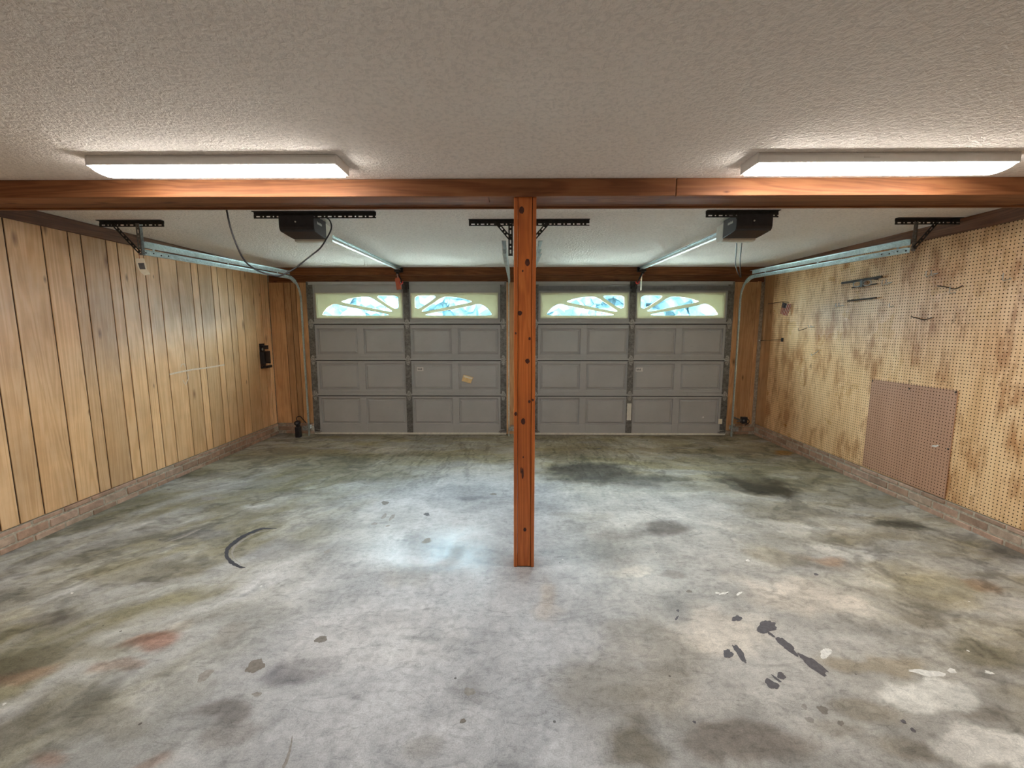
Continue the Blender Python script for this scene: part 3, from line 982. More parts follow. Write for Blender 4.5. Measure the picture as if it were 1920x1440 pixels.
# punched strut of the right door
mb = MB()
cx = DOORS[1]
mb.box(cx - 1.30, cx + 1.30, YD - .028, YD - .024, 2.052, 2.068)
mb.box(cx - 1.30, cx + 1.30, YD - .028, YD - .024, 2.012, 2.030)
mb.box(cx - 1.30, cx + 1.30, YD - .028, YD - .012, 2.068, 2.073)
k = 0
xx = cx - 1.30
while xx < cx + 1.28:
    mb.box(xx, xx + .022, YD - .028, YD - .024, 2.029, 2.053); xx += .05
mb.box(cx - 1.30, cx + 1.30, YD - .014, YD - .0125, 2.01, 2.07)
mb.build('strut', plain('dull_steel', (0.20, 0.20, 0.21), 0.5, 0.2), d2)
# pale repair plate low on its centre stile, tiny plate at its corner
MB().box(cx - .030, cx + .030, YD - .017, YD - .0125, .22, .46).build('repair_plate', M['seal'], d2)
MB().box(cx + 1.26, cx + 1.31, YD - .018, YD - .0105, .17, .24).build('corner_plate', M['paper'], d2)

# stickers, a block and a painted daylight dot on the doors
for cx_, x0, x1, z0, z1, lab in ((-1, -1.386, -1.298, .912, .966, 'small white printed sticker on the garage door left of the post'),
                                 (1, 1.664, 1.762, .907, .962, 'small white printed sticker on the garage door right of the post')):
    r = thing('sticker', ((x0 + x1) / 2, YD + .003, z0), lab, 'sticker')
    MB().box(x0, x1, YD + .0012, YD + .0032, z0, z1).build('label_paper', M['sticker'], r)
    mb = MB()
    for q in range(5):
        mb.box(x0 + .012 + q * .012, x0 + .020 + q * .012, YD + .0002, YD + .0013, z0 + .015, z1 - .015 - .008 * (q % 2))
    mb.build('print', M['print'], r)
r = thing('paper_packet', (-.683, YD, .745), 'tan paper packet taped askew on the garage door left of the post', 'packet')
Mx = Matrix.Translation((-.683, YD - .006, .797)) @ Matrix.Rotation(math.radians(14), 4, 'Y')
mb = MB().prism([(-.072, -.042), (.058, -.045), (.070, .022), (.078, .045), (-.066, .050)], lambda a, b: Mx @ Vector((a, -.010, b)), (0, .019, 0))
mb.build('packet_body', M['tan'], r, bevel=.002)
MB().prism([(-.05, .02), (.06, .014), (.066, .038), (-.06, .044)], lambda a, b: Mx @ Vector((a, -.0125, b)), (0, .0028, 0)).build('flap', M['paper'], r)
o = MB().cyl((2.635, YD - .0005, .255), (2.635, YD + .0028, .255), .016, 14).build('daylight_dot', M['white'], loc=(2.635, YD, .255))  # white disc stands in for daylight showing through a small hole
tag(o, 'tiny round white dot painted for daylight through a hole low in the right garage door', 'sticker')


# ------------------------------------------------------------------ door tracks
def track(name, x, side, y_end, z_end, z_front, label, parts=True):
    """side: +1 = the wall lies at +x from the track; channel opens away from it"""
    root = thing(name, (x, 5.90, 0), label, 'door track', 'garage door tracks')
    R = 0.27; yv = 5.895
    path = [(yv, 0.0), (yv, 0.5), (yv, 1.1), (yv, z_front - R)]
    for k in range(1, 10):
        a = k / 9 * math.pi / 2
        path.append((yv - R * (1 - math.cos(a)), z_front - R + R * math.sin(a)))
    path.append((y_end, z_end))
    pts = [(x, y, z) for y, z in path]
    rights = [(side, 0, 0)] * len(pts); ups = []
    for i, (y, z) in enumerate(path):
        a = path[max(i - 1, 0)]; b = path[min(i + 1, len(path) - 1)]
        ty, tz = b[0] - a[0], b[1] - a[1]; l = math.hypot(ty, tz)
        ups.append((0, tz / l, -ty / l))      # points to the outside of the bend
    t = .003
    w_, h_ = .024, .017
    prof = [(0, h_), (0, h_ + t), (w_ + t, h_ + t), (w_ + t, -h_ - t), (0, -h_ - t), (0, -h_ - t + .003 + t), (t, -h_ + t), (t, -h_), (w_, -h_), (w_, h_)]
    # the lip is deeper on the level run than on the upright
    pts2 = []; scal = [1.0 if p[1] < yv - .12 else .75 for p in pts]
    rights = [(side * (1.0 if p[1] < yv - .12 else .5), 0, 0) for p in pts]
    ups = [tuple(c * k_ for c in u_) for u_, k_ in zip(ups, scal)]
    MB().sweep(pts, prof, rights, ups).build('channel', M['galv'], root)
    # stiffening angle above the level run
    y0, z0 = y_end, z_end; y1 = yv - R; z1 = z_front
    ang = MB()
    n = 2
    zz0, zz1 = z0 + .038, z1 + .038
    vs = []
    for y, z in ((y0, zz0), (y1 + .05, zz1)):
        for a, b in ((w_ + t, 0), (w_ + t, .044), (-.006, .044), (-.006, .040), (w_ + t - .004, .040), (w_ + t - .004, 0)):
            vs.append((x + side * a, y, z + b))
    fs = [tuple(range(5, -1, -1)), tuple(range(6, 12))] + [(k, (k + 1) % 6, (k + 1) % 6 + 6, k + 6) for k in range(6)]
    ang.raw(vs, fs)
    for q in range(3):
        f = .05 + q * .42
        yq = y0 + (y1 - y0) * f; zq = zz0 + (zz1 - zz0) * f
        ang.box(x + side * (w_ + t - .003), x + side * (w_ + t), yq - .010, yq + .010, zq - .022, zq + .004)
    ang.build('stiffener', M['galv'], root)
    for q in range(4):
        dot = MB()
        yq = y0 + .03 + q * .075; zq = z0 + .006 * (q % 2) + (z_front - z0) * q * .03
        dot.cyl((x + side * (w_ - .003), yq, zq), (x + side * (w_ + .001), yq, zq), .006, 8)
        dot.build('bolt', M['blackmetal'], root)
    # jamb brackets of the upright
    for z in (.08,):
        b = MB().box(x + side * .028, x + side * .075, yv + .005, YB - .001, z, z + .055)
        b.box(x + side * .0, x + side * .085, YB - .006 if z > .2 else yv - .030, YB - .001 if z > .2 else yv - .026, z, z + .06)
        b.cyl((x + side * .055, yv - .032, z + .018), (x + side * .055, yv - .024, z + .018), .005, 8)
        b.cyl((x + side * .055, yv - .032, z + .042), (x + side * .055, yv - .024, z + .042), .005, 8)
        b.build('jamb_bracket', M['hinge'] if z < .2 else M['blackmetal'], root)
    return root


track('door_track', -2.915, -1, 3.45, 2.094, 2.158, 'galvanised garage door track along the wood-plank wall')
track('door_track', -.108, 1, 3.45, 2.094, 2.158, 'galvanised garage door track just left of the central post')
track('door_track', .198, -1, 3.45, 2.094, 2.158, 'galvanised garage door track mostly hidden behind the central post')
track('door_track', 3.005, 1, 3.44, 2.098, 2.158, 'galvanised garage door track along the pegboard wall')


# ------------------------------------------------------------------ perforated angle iron
def perforated(mb, a, b, up, width, slot=.028, gap=.018, dot=True, thick=.003):
    """flat slotted strip from a to b, width along up"""
    a = Vector(a); b = Vector(b); d = (b - a); L = d.length; d.normalize(); up = Vector(up).normalized()
    nrm = d.cross(up).normalized()

    def slab(s0, s1, u0, u1):
        vs = []
        for t in (0, thick):
            for s, u in ((s0, u0), (s1, u0), (s1, u1), (s0, u1)):
                vs.append(a + d * s + up * u + nrm * t)
        mb.raw(vs, [(0, 1, 2, 3), (7, 6, 5, 4), (0, 4, 5, 1), (1, 5, 6, 2), (2, 6, 7, 3), (3, 7, 4, 0)])
    slab(0, L, -width / 2, -width * .17)
    slab(0, L, width * .17, width / 2)
    s = 0.0; k = 0
    while s < L:
        e = min(s + gap, L)
        slab(s, e, -width * .171, width * .171)
        s = e + (slot if k % 2 == 0 else .010); k += 1
    return mb


def ceiling_bar(root, x0, x1, y):
    m = MB()
    m.box(x0, x1, y - .030, y + .003, ZC - .004, ZC)
    m.box(x0, x1, y, y + .003, ZC - .022, ZC - .003)
    perforated(m, (x0, y, ZC - .033), (x1, y, ZC - .033), (0, 0, 1), .026)
    m.build('ceiling_bar', M['blackmetal'], root)


def bracket(x0, x1, y, xh, z_low, xd, label, galv=False):
    root = thing('track_hanger', (xh, y, z_low), label, 'hanger', 'slotted angle-iron hangers')
    ceiling_bar(root, x0, x1, y)
    s = MB(); perforated(s, (xh, y - .004, z_low), (xh, y - .004, ZC - .02), (1, 0, 0), .030)
    s.box(xh + .013, xh + .016, y - .004, y + .022, z_low, ZC - .02)
    s.build('drop_strap', M['stile'] if galv else M['blackmetal'], root)
    g = MB(); perforated(g, (xh, y - .009, z_low + .02), (xd, y - .009, ZC - .024), (0.7, 0, .7 if xd < xh else -.7), .028)
    g.build('brace', M['blackmetal'], root)
    return root


bracket(-3.25, -2.742, 3.445, -2.950, 2.07, -3.14, 'slotted angle-iron hanger on the ceiling by the wood-plank wall', True)
bracket(2.885, 3.375, 3.430, 3.045, 2.09, 3.20, 'slotted angle-iron hanger on the ceiling by the pegboard wall', True)
# the long bar behind the post carries two straps
root = thing('track_hanger', (.05, 3.44, 2.07), 'long slotted angle-iron hanger on the ceiling behind the central post', 'hanger', 'slotted angle-iron hangers')
ceiling_bar(root, -.367, .563, 3.445)
for xs, xd in ((-.045, -.15), (.135, .245)):
    s = MB(); perforated(s, (xs, 3.441, 2.06), (xs, 3.441, ZC - .02), (1, 0, 0), .034)
    s.box(xs + .013, xs + .016, 3.441, 3.465, 2.06, ZC - .02); s.build('drop_strap', M['blackmetal'], root)
    g = MB(); perforated(g, (xs, 3.436, 2.185), (xd, 3.436, ZC - .024), (0.7, 0, .7 if xd < xs else -.7), .030); g.build('brace', M['blackmetal'], root)

# ------------------------------------------------------------------ timber beam
beam = thing('ceiling_beam', (0, YBEAM, 2.238), 'long boxed red-stained timber beam across the ceiling', 'beam')
xs_ = aty(1268, 350, YBEAM)[0]
MB().box(XL + .001, xs_ - .0015, YBEAM, YBEAM + .024, 2.236, ZC - .0005).build('front_board', M['beam'], beam, bevel=.004)
MB().box(xs_ + .0015, XR - .001, YBEAM, YBEAM + .024, 2.236, ZC - .0005).build('front_board', M['beam'], beam, bevel=.004)
MB().box(XL + .001, -.16, YBEAM + .025, 2.662, 2.240, 2.262).build('bottom_board', M['beam'], beam, bevel=.002)
MB().box(-.157, XR - .001, YBEAM + .025, 2.662, 2.241, 2.262).build('bottom_board', M['beam'], beam, bevel=.002)
MB().box(XL + .001, XR - .001, 2.664, 2.770, 2.244, 2.266).build('bottom_board', M['header'], beam, bevel=.002)
MB().box(XL + .001, XR - .001, 2.771, 2.795, 2.236, ZC - .0005).build('back_board', M['header'], beam, bevel=.003)
MB().box(XL + .001, XR - .001, YBEAM + .0245, 2.77, 2.267, ZC - .0005).build('core', M['trim'], beam)

# ------------------------------------------------------------------ central post
YP = 2.548
post = thing('support_post', (.05, YP, 0), 'tall red-stained knotty wooden post standing mid-garage under the beam', 'post')
MB().box(-.014, .008, YP, YP + .145, 0, 2.2395).build('side_board', M['post'], post, bevel=.004)
MB().box(.0935, .114, YP + .001, YP + .145, 0, 2.2395).build('side_board', M['post'], post, bevel=.003)
MB().box(.0095, .0905, YP + .003, YP + .06, .004, 2.2395).build('face_board', M['post'], post, bevel=.003)
MB().box(.009, .093, YP + .02, YP + .145, 0, 2.238).build('core', M['knot'], post)
MB().box(.0906, .0934, YP + .012, YP + .06, 0, 2.238).build('groove', M['groove'], post)
for (u, v, ru, rv, t) in ((978, 394, 4.5, 6.5, 0), (989, 492, 4.2, 6.5, 0), (980, 508, 1.5, 2, 0), (975, 587, 4, 4.5, 0), (989, 677, 4.3, 4.6, 0), (967, 625, 1.8, 2.2, 1), (993, 635, 2.2, 3, 0),
                          (967, 776, 3, 3.6, 1), (981, 790, 4, 6, 0), (992.5, 753, 2.4, 3, 0), (980, 888, 2, 11, 0), (977, 882, 1.2, 7, 0), (984, 993, 3.2, 4, 0), (981, 857, 1.3, 2, 0), (999, 750, 2, 2.5, 2)):
    yq = YP + (.003 if t == 0 else (0 if t == 1 else .001))
    x, _, z = aty(u, v, yq)
    s = yq / FPX * 1.02
    vs = []
    m = 16
    for k in range(m):
        a = 2 * math.pi * k / m
        vs.append((x + math.cos(a) * ru * s * random.uniform(.88, 1.1), yq - .0006, z + math.sin(a) * rv * s * random.uniform(.88, 1.1)))
    MB().raw(vs, [tuple(range(m))]).build('knot', M['knot'], post, fix=False)


# ------------------------------------------------------------------ ceiling lights
def led_fixture(x0, x1, label, plate):
    root = thing('ceiling_light', ((x0 + x1) / 2, 2.255, 2.275), label, 'light', 'lit strip lights')
    y0, y1 = 2.180, 2.340
    prof = [(y0 + .004, ZC), (y0, ZC - .014), (y0, 2.286), (y0 + .012, 2.283), (y1 - .012, 2.283), (y1, 2.286), (y1, ZC - .014), (y1 - .004, ZC)]
    vs = [(x, a, b) for x in (x0, x1) for a, b in prof]
    n = len(prof)
    MB().raw(vs, [tuple(range(n - 1, -1, -1)), tuple(range(n, 2 * n))] + [(k, (k + 1) % n, (k + 1) % n + n, k + n) for k in range(n)]).build('housing', M['white'], root, bevel=.003)
    for a, b in ((x0 - .004, x0 + .004), (x1 - .004, x1 + .004)):
        MB().box(a, b, y0 - .001, y1 + .001, 2.281, ZC).build('end_cap', M['white'], root, bevel=.003)
    n = 10
    prof = [(y0 + .004, 2.284)]
    for k in range(n + 1):
        a = math.pi * k / n
        prof.append(((y0 + y1) / 2 - math.cos(a) * ((y1 - y0) / 2 - .006), 2.282 - .020 * math.sin(a)))
    prof.append((y1 - .004, 2.284))
    vs = [(x, a, b) for x in (x0 + .012, x1 - .012) for a, b in prof]
    n = len(prof)
    MB().raw(vs, [tuple(range(n - 1, -1, -1)), tuple(range(n, 2 * n))] + [(k, (k + 1) % n, (k + 1) % n + n, k + n) for k in range(n)]).build('diffuser', M['led'], root)
    if plate:
        MB().box(x0 + .50, x0 + .575, y0 - .0012, y0 + .001, 2.303, 2.312).build('name_plate', M['sticker'], root)
    return root


led_fixture(-2.088, -.872, 'lit white strip light on the ceiling left of the post', False)
led_fixture(1.155, 2.392, 'lit white strip light on the ceiling right of the post', True)


# ------------------------------------------------------------------ door openers
def opener(x0, x1, xr, bar, side, label, taglabel):
    """side: +1 for the unit whose visible flank is on its right"""
    y0, y1 = 3.20, 3.405
    xc = (x0 + x1) / 2
    root = thing('door_opener', (xc, 3.3, 2.18), label, 'door opener', 'garage door openers')
    # steel cover, bent front
    prof = [(y0, ZC - .02), (y0, 2.226), (y0 + .006, 2.208), (y0 + .018, 2.197), (y0 + .15, 2.184), (y1, 2.180), (y1, ZC - .02)]
    n = len(prof)
    vs = [(x, a, b) for x in (x0, x1) for a, b in prof]
    MB().raw(vs, [tuple(range(n - 1, -1, -1)), tuple(range(n, 2 * n))] + [(k, (k + 1) % n, (k + 1) % n + n, k + n) for k in range(n)]).build('cover', M['black'], root, bevel=.004)
    # lamp lens behind and under the cover
    ln = MB().prism([(y1 + .001, 2.30), (y1 + .001, 2.165), (y1 + .03, 2.16), (y1 + .105, 2.168), (y1 + .12, 2.19), (y1 + .12, 2.29)], lambda a, b: Vector((x0 + .004, a, b)), (x1 - x0 - .008, 0, 0))
    ln.build('lamp_lens', M['lens'], root, bevel=.006)
    MB().cyl((xc - .005, y0 - .004, 2.262), (xc - .005, y0 + .004, 2.262), .006, 10).build('screw', M['wire'], root)
    # small printed mark on the flank
    xf = x1 if side > 0 else x0
    mk = MB()
    for q in range(6):
        yq = y0 + .055 + q * .013
        mk.box(xf - .0006, xf + .0012 * side, yq, yq + .009, 2.258 - .002 * q * 0, 2.276 - .004 * (q % 2))
    mk.build('printed_mark', M['sticker'], root)
    # ceiling bar and hangers
    ceiling_bar(root, bar[0], bar[1], 3.205)
    # rail to the header
    za, zb = 2.262, 2.300
    ya, yb_ = y1 + .10, 5.965
    rl = MB()
    rl.bar((xr, ya, za + .018), (xr, yb_, zb + .018), .048, .004)
    rl.bar((xr, ya, za), (xr, yb_, zb), .004, .034)
    rl.bar((xr, ya, za - .018), (xr, yb_, zb - .018), .030, .004)
    rl.build('rail', M['galv'], root)
    ch = MB()
    for s in (-1, 1):
        ch.bar((xr + s * .016, ya, za - .012), (xr + s * .016, yb_ - .05, zb - .010), .006, .009)
    ch.build('chain', M['wire'], root)
    hb = MB().box(xr - .035, xr + .035, 5.94, YB - .023, 2.262, 2.322)
    hb.cyl((xr - .03, 5.95, 2.29), (xr + .03, 5.95, 2.29), .016, 12)
    hb.build('header_bracket', M['blackmetal'], root, bevel=.002)
    # trolley, arm down to the door
    tr = MB().box(xr - .03, xr + .03, 5.78, 5.90, 2.245, 2.275)
    tr.box(xr - .012, xr + .012, 5.80, 5.86, 2.215, 2.25)
    tr.build('trolley', M['blackmetal'], root, bevel=.003)
    dcx = DOORS[0] if side > 0 else DOORS[1]
    MB().bar((xr, 5.85, 2.235), (dcx, 5.915, 2.02), .022, .006, (0, 1, 0)).build('arm', M['blackmetal'], root)
    # release cord with red handle
    MB().tube([(xr + .012, 5.80, 2.215), (xr + .018 * side, 5.795, 2.18), (xr + .05 * side, 5.79, 2.13)], .004, 6).build('release_cord', M['redtag'], root)
    hx = xr + (.055 if side > 0 else -.075)
    MB().tube([(hx - .022, 5.79, 2.118), (hx - .016, 5.79, 2.095), (hx, 5.79, 2.086), (hx + .016, 5.79, 2.095), (hx + .022, 5.79, 2.118)], .009, 8).build('release_handle', M['red'], root)
    return root


opener(-1.715, -1.460, -1.580, (-1.893, -1.009), 1, 'black garage door opener on the ceiling left of the post', '')
opener(1.572, 1.830, 1.672, (1.351, 1.867), -1, 'black garage door opener on the ceiling right of the post', '')

# tags by the release cords
r = thing('warning_tag', (-1.555, 5.785, 2.01), 'red-orange tag dangling at the head of the left garage door', 'tag')
Mx = Matrix.Translation((-1.56, 5.785, 2.09)) @ Matrix.Rotation(math.radians(-8), 4, 'Y')
MB().prism([(-.045, -.078), (.035, -.078), (.035, .065), (.02, .078), (-.03, .078), (-.045, .065)], lambda a, b: Mx @ Vector((a * .8, 0, b)), (0, .002, 0)).build('card', M['redtag'], r)
MB().tube([(-1.565, 5.786, 2.165), (-1.575, 5.79, 2.20), (-1.578, 5.80, 2.222)], .0025, 6).build('string', M['wire'], r)
r = thing('warning_tag', (1.645, 5.785, 2.0), 'narrow cream tag dangling edge-on at the head of the right garage door', 'tag')
MB().prism([(-.075, -.085), (.075, -.085), (.075, .085), (-.075, .085)], lambda a, b: Vector((1.642 + a * .16, 5.785 + a * .9, 2.085 + b)), (.003, 0, 0)).build('card', M['paper'], r)
MB().tube([(1.642, 5.785, 2.17), (1.655, 5.79, 2.20), (1.667, 5.80, 2.222)], .0025, 6).build('string', M['wire'], r)

# paper tag hanging off the left track
r = thing('paper_tag', (-2.945, 3.435, 1.92), 'cream paper tag with a dark square hanging from the left door track', 'tag')
MB().prism([(-.036, .052), (-.03, .06), (.028, .06), (.034, .052), (.045, -.02), (.068, -.062), (.02, -.072), (-.012, -.04), (-.028, 0)], lambda a, b: Vector((-2.950 + a, 3.433, 1.985 + b)), (0, .0015, 0)).build('card', M['paper'], r)
MB().prism([(-.022, .026), (.026, .026), (.032, -.022), (-.012, -.022)], lambda a, b: Vector((-2.947 + a, 3.4318, 1.983 + b)), (0, .0012, 0)).build('print', M['print'], r)
MB().tube([(-2.953, 3.433, 2.042), (-2.958, 3.438, 2.09)], .0015, 6).build('string', M['redtag'], r)


# ------------------------------------------------------------------ cords
def smooth(pts, n=6):
    out = []
    P = [Vector(p) for p in pts]
    P = [P[0]] + P + [P[-1]]
    for i in range(1, len(P) - 2):
        for k in range(n):
            t = k / n
            out.append(0.5 * ((2 * P[i]) + (-P[i - 1] + P[i + 1]) * t + (2 * P[i - 1] - 5 * P[i] + 4 * P[i + 1] - P[i + 2]) * t * t + (-P[i - 1] + 3 * P[i] - 3 * P[i + 1] + P[i + 2]) * t ** 3))
    out.append(P[-2])
    return out


def cord(px, depths, r, label, name='power_cord'):
    n = len(px)
    pts = []
    for i, (u, v) in enumerate(px):
        f = i / (n - 1)
        y = depths[0] + (depths[1] - depths[0]) * f
        pts.append(aty(u, v, y))
    p = smooth(pts)
    o = MB().tube(p, r, 8).build(name, M['cord'], loc=tuple(p[0]))
    return tag(o, label, 'cord')


cord([(424.5, 391), (433, 430), (448, 470), (460, 490), (473.5, 501.7), (491, 510.5), (514, 517), (524.6, 517.3), (538, 511.6), (553.7, 502.7), (566, 493), (585, 477.7), (600.6, 465), (611, 449.6), (619.4, 434), (621.5, 423.5), (618, 413), (612, 408)],
     (2.82, 3.39), .0055, 'black power cord drooping from the beam to the left opener')
cord([(1382, 408), (1380, 445), (1381, 463), (1379, 492), (1382, 507), (1388, 519.5)], (3.19, 5.86), .006, 'long black cord draped from the right opener down to the door corner')
cord([(1391, 448), (1389.5, 468), (1387.8, 485), (1388, 505), (1389.5, 519.5)], (3.47, 5.86), .006, 'short black cord from the lamp lens of the right opener to the door corner')

# ------------------------------------------------------------------ things on the left wall, photo eyes
r = thing('wall_bracket', (XL, 5.765, .965), 'black metal bracket screwed to the wood-plank wall near the corner', 'bracket')
MB().box(XL + .0005, XL + .008, 5.71, 5.82, .965, 1.30).build('back_plate', M['black'], r, bevel=.003)
MB().box(XL + .004, XL + .06, 5.705, 5.825, 1.262, 1.275).box(XL + .05, XL + .06, 5.71, 5.82, 1.225, 1.275).build('top_hook', M['black'], r, bevel=.003)
MB().box(XL + .004, XL + .075, 5.70, 5.715, 1.03, 1.19).box(XL + .004, XL + .075, 5.815, 5.83, 1.03, 1.19).box(XL + .065, XL + .075, 5.70, 5.83, 1.05, 1.20).build('strap', M['black'], r, bevel=.003)
MB().box(XL + .004, XL + .09, 5.70, 5.83, .975, .987).box(XL + .08, XL + .09, 5.70, 5.83, .975, 1.01).build('bottom_ledge', M['black'], r, bevel=.003)
MB().cyl((XL + .006, 5.765, 1.225), (XL + .012, 5.765, 1.225), .018, 12).build('clip', M['galv'], r)
MB().cyl((XL + .006, 5.74, .995), (XL + .011, 5.74, .995), .006, 8).build('screw', M['wire'], r)

r = thing('photo_eye', (-3.028, 5.80, .0), 'black safety photo eye near the floor in the wood-plank corner', 'sensor')
MB().box(-3.06, -2.995, 5.77, 5.84, .0, .15).build('body', M['black'], r, bevel=.008)
MB().cyl((-3.028, 5.765, .205), (-3.028, 5.83, .205), .032, 14).box(-3.05, -3.01, 5.79, 5.83, .14, .20).build('eye', M['black'], r)
MB().cyl((-3.028, 5.763, .205), (-3.028, 5.767, .205), .016, 12).build('lens', M['print'], r)
MB().tube(smooth([(-3.03, 5.80, .22), (-3.045, 5.82, .275), (-3.02, 5.86, .285), (-3.012, 5.93, .22), (-3.012, 6.005, .16)]), .006, 6).build('wire', M['cord'], r)

r = thing('photo_eye', (3.12, 5.86, .2), 'black safety photo eye on an arm in the pegboard corner', 'sensor')
MB().box(3.098, 3.172, 5.80, 5.86, .205, .295).build('body', M['black'], r, bevel=.006)
MB().bar((3.05, 5.84, .222), (3.10, 5.85, .235), .03, .004).box(3.092, 3.10, 5.82, YB - .005, .235, .26).build('arm', M['stile'], r)
MB().tube(smooth([(3.16, 5.86, .24), (3.22, 5.88, .25), (3.26, 5.92, .20), (3.25, 6.0, .14)]), .006, 6).build('wire', M['cord'], r)
MB().cyl((3.12, 5.796, .25), (3.12, 5.802, .25), .014, 12).build('lens', M['print'], r)

# ------------------------------------------------------------------ right wall things
r = thing('pegboard_panel', (XR - .006, 3.70, .166), 'dark brown square pegboard panel fixed low on the tan pegboard wall', 'panel')
MB().prism([(4.101, 1.020), (3.297, 1.024), (3.290, .160), (4.106, .170)], lambda a, b: Vector((XR - .007, a, b)), (.006, 0, 0)).build('board', M['pegbrown'], r)
for y, z in ((4.088, 1.006), (3.31, 1.01), (3.70, .985), (3.31, .56)):
    MB().cyl((XR - .010, y, z), (XR - .006, y, z), .008, 8).build('screw', M['darkwire'], r)
o = MB().prism([(3.45, .545), (3.43, .56), (3.405, .562), (3.40, .572), (3.385, .566), (3.41, .548)], lambda a, b: Vector((XR - .0085, a, b)), (.001, 0, 0)).build('scuff', M['sticker'], r)


def hook(y, z, out, label, mat='wire', double=False, drop=0.0, up=.02, kind='single'):
    rt = thing('peg_hook', (XR, y, z), label, 'hook', 'pegboard hooks')
    for k, yy_ in enumerate((y,) if not double else (y - .022, y + .022)):
        MB().tube(smooth([(XR - .001, yy_, z), (XR - out * .5, yy_, z - drop * .5), (XR - out, yy_, z - drop), (XR - out - .006, yy_, z - drop + up * .6), (XR - out - .004, yy_, z - drop + up)], 3), .0032, 6).build('prong', M[mat], rt)
    MB().cyl((XR - .003, y, z), (XR + .001, y, z), .005, 8).box(XR - .004, XR - .001, y - (.025 if double else .004), y + (.025 if double else .004), z - .002, z + .004).build('base', M[mat], rt)
    return rt


hook(4.022, 1.913, .05, 'double zinc peg hook right of the long dark tool bar', double=True, drop=.02, up=.045)
hook(3.600, 1.940, .05, 'double zinc peg hook below the end of the right door track', double=True, drop=.02, up=.045)
hook(3.053, 1.837, .05, 'single zinc peg hook high at the right edge of the photo', drop=.01, up=.05)
hook(4.572, 1.737, .05, 'small zinc peg hook below the left end of the short dark bar', double=True, drop=.01, up=.035)
hook(3.420, 1.775, .04, 'small zinc peg hook at the end of a bent wire', drop=.005, up=.05)
hook(5.100, 1.505, .09, 'bent dark peg hook below and right of the flag', mat='darkwire', drop=.03, up=.03)
hook(4.870, 1.250, .07, 'bright zinc peg hook low on the far pegboard', drop=.05, up=.02)
hook(5.000, 1.520, .03, 'faint zinc peg hook right of the bent dark hook', double=True, drop=.005, up=.02)
hook(3.960, 1.700, .03, 'faint zinc peg hook right of the short dark bar', drop=.005, up=.03)
# bent wires left on the board
for pts, lab in (([(3.555, 1.838), (3.49, 1.825), (3.43, 1.805), (3.40, 1.806), (3.36, 1.822)], 'thin bent dark wire high on the pegboard near the photo edge'),
                 ([(3.76, 1.600), (3.70, 1.587), (3.65, 1.572), (3.615, 1.575), (3.57, 1.588)], 'thin bent dark wire on the pegboard above the brown panel')):
    p = smooth([(XR - .012, y, z) for y, z in pts])
    p = [Vector((XR - .001, p[0].y, p[0].z))] + p
    o = MB().tube(p, .0035, 6).build('bent_wire', M['darkwire'], loc=tuple(p[0]))
    tag(o, lab, 'wire')
r = thing('peg_rod', (XR, 5.535, 1.358), 'long thin rod hook sticking straight out of the far pegboard', 'hook')
MB().tube([(XR - .002, 5.535, 1.358), (XR - .15, 5.538, 1.352), (XR - .29, 5.54, 1.349)], .0035, 6).build('rod', M['darkwire'], r)
MB().box(XR - .014, XR - .001, 5.517, 5.553, 1.335, 1.382).build('base', M['blackmetal'], r, bevel=.003)
MB().cyl((XR - .296, 5.54, 1.349), (XR - .286, 5.54, 1.349), .008, 8).build('tip', M['wire'], r)

r = thing('tool_rack', (XR, 4.32, 1.91), 'long dark tool bar with two pale wire loops on the pegboard', 'tool rack')
MB().bar((XR - .035, 4.565, 1.965), (XR - .035, 4.075, 1.972), .016, .022).build('bar', M['darkwire'], r, bevel=.002)
MB().bar((XR - .030, 4.43, 1.905), (XR - .030, 4.13, 1.915), .010, .010).build('lower_bar', M['darkwire'], r)
for y in (4.36, 4.24):
    lp = [(XR - .036, y + .05 * math.cos(a), 1.935 + .026 * math.sin(a)) for a in [2 * math.pi * k / 18 for k in range(19)]]
    MB().tube(lp, .005, 6, False).build('loop', M['wire'], r)
for y in (4.45, 4.30, 4.16):
    MB().box(XR - .034, XR - .001, y - .006, y + .006, 1.955, 1.975).build('clip', M['darkwire'], r)
MB().box(XR - .045, XR - .025, 4.285, 4.315, 1.90, 1.965).build('centre_catch', M['stile'], r, bevel=.003)
r = thing('tool_bar', (XR, 4.32, 1.775), 'short plain dark bar on the pegboard below the looped rack', 'tool rack')
MB().bar((XR - .03, 4.47, 1.777), (XR - .03, 4.12, 1.786), .012, .014).build('bar', M['darkwire'], r, bevel=.002)
for y in (4.42, 4.20):
    MB().box(XR - .03, XR - .001, y - .006, y + .006, 1.776, 1.79).build('clip', M['darkwire'], r)

# little flag
r = thing('small_flag', (3.33, 5.45, 1.65), 'small red, white and blue striped flag on a stick by the far pegboard', 'flag')
c0 = [Vector(aty(u, v, 5.44)) for u, v in ((1467.5, 566.5), (1484, 571), (1475.5, 593), (1463.5, 587.5))]


def FP(a, b):   # a across, b down
    t = c0[0].lerp(c0[1], a); d = c0[3].lerp(c0[2], a)
    p = t.lerp(d, b)
    return p + Vector((0, .012 * math.sin(a * 5) + .008 * b, 0))


def patch(a0, a1, b0, b1, name, mat):
    mb = MB(); n = 6
    vs = []; fs = []
    for j in range(n + 1):
        for i in range(n + 1):
            vs.append(FP(a0 + (a1 - a0) * i / n, b0 + (b1 - b0) * j / n))
    m = len(vs)
    vs += [q + Vector((0, .0015, 0)) for q in vs]
    for j in range(n):
        for i in range(n):
            k_ = j * (n + 1) + i
            fs.append((k_, k_ + 1, k_ + n + 2, k_ + n + 1)); fs.append((m + k_ + n + 1, m + k_ + n + 2, m + k_ + 1, m + k_))
    return mb.raw(vs, fs, True).build(name, mat, r, fix=False)


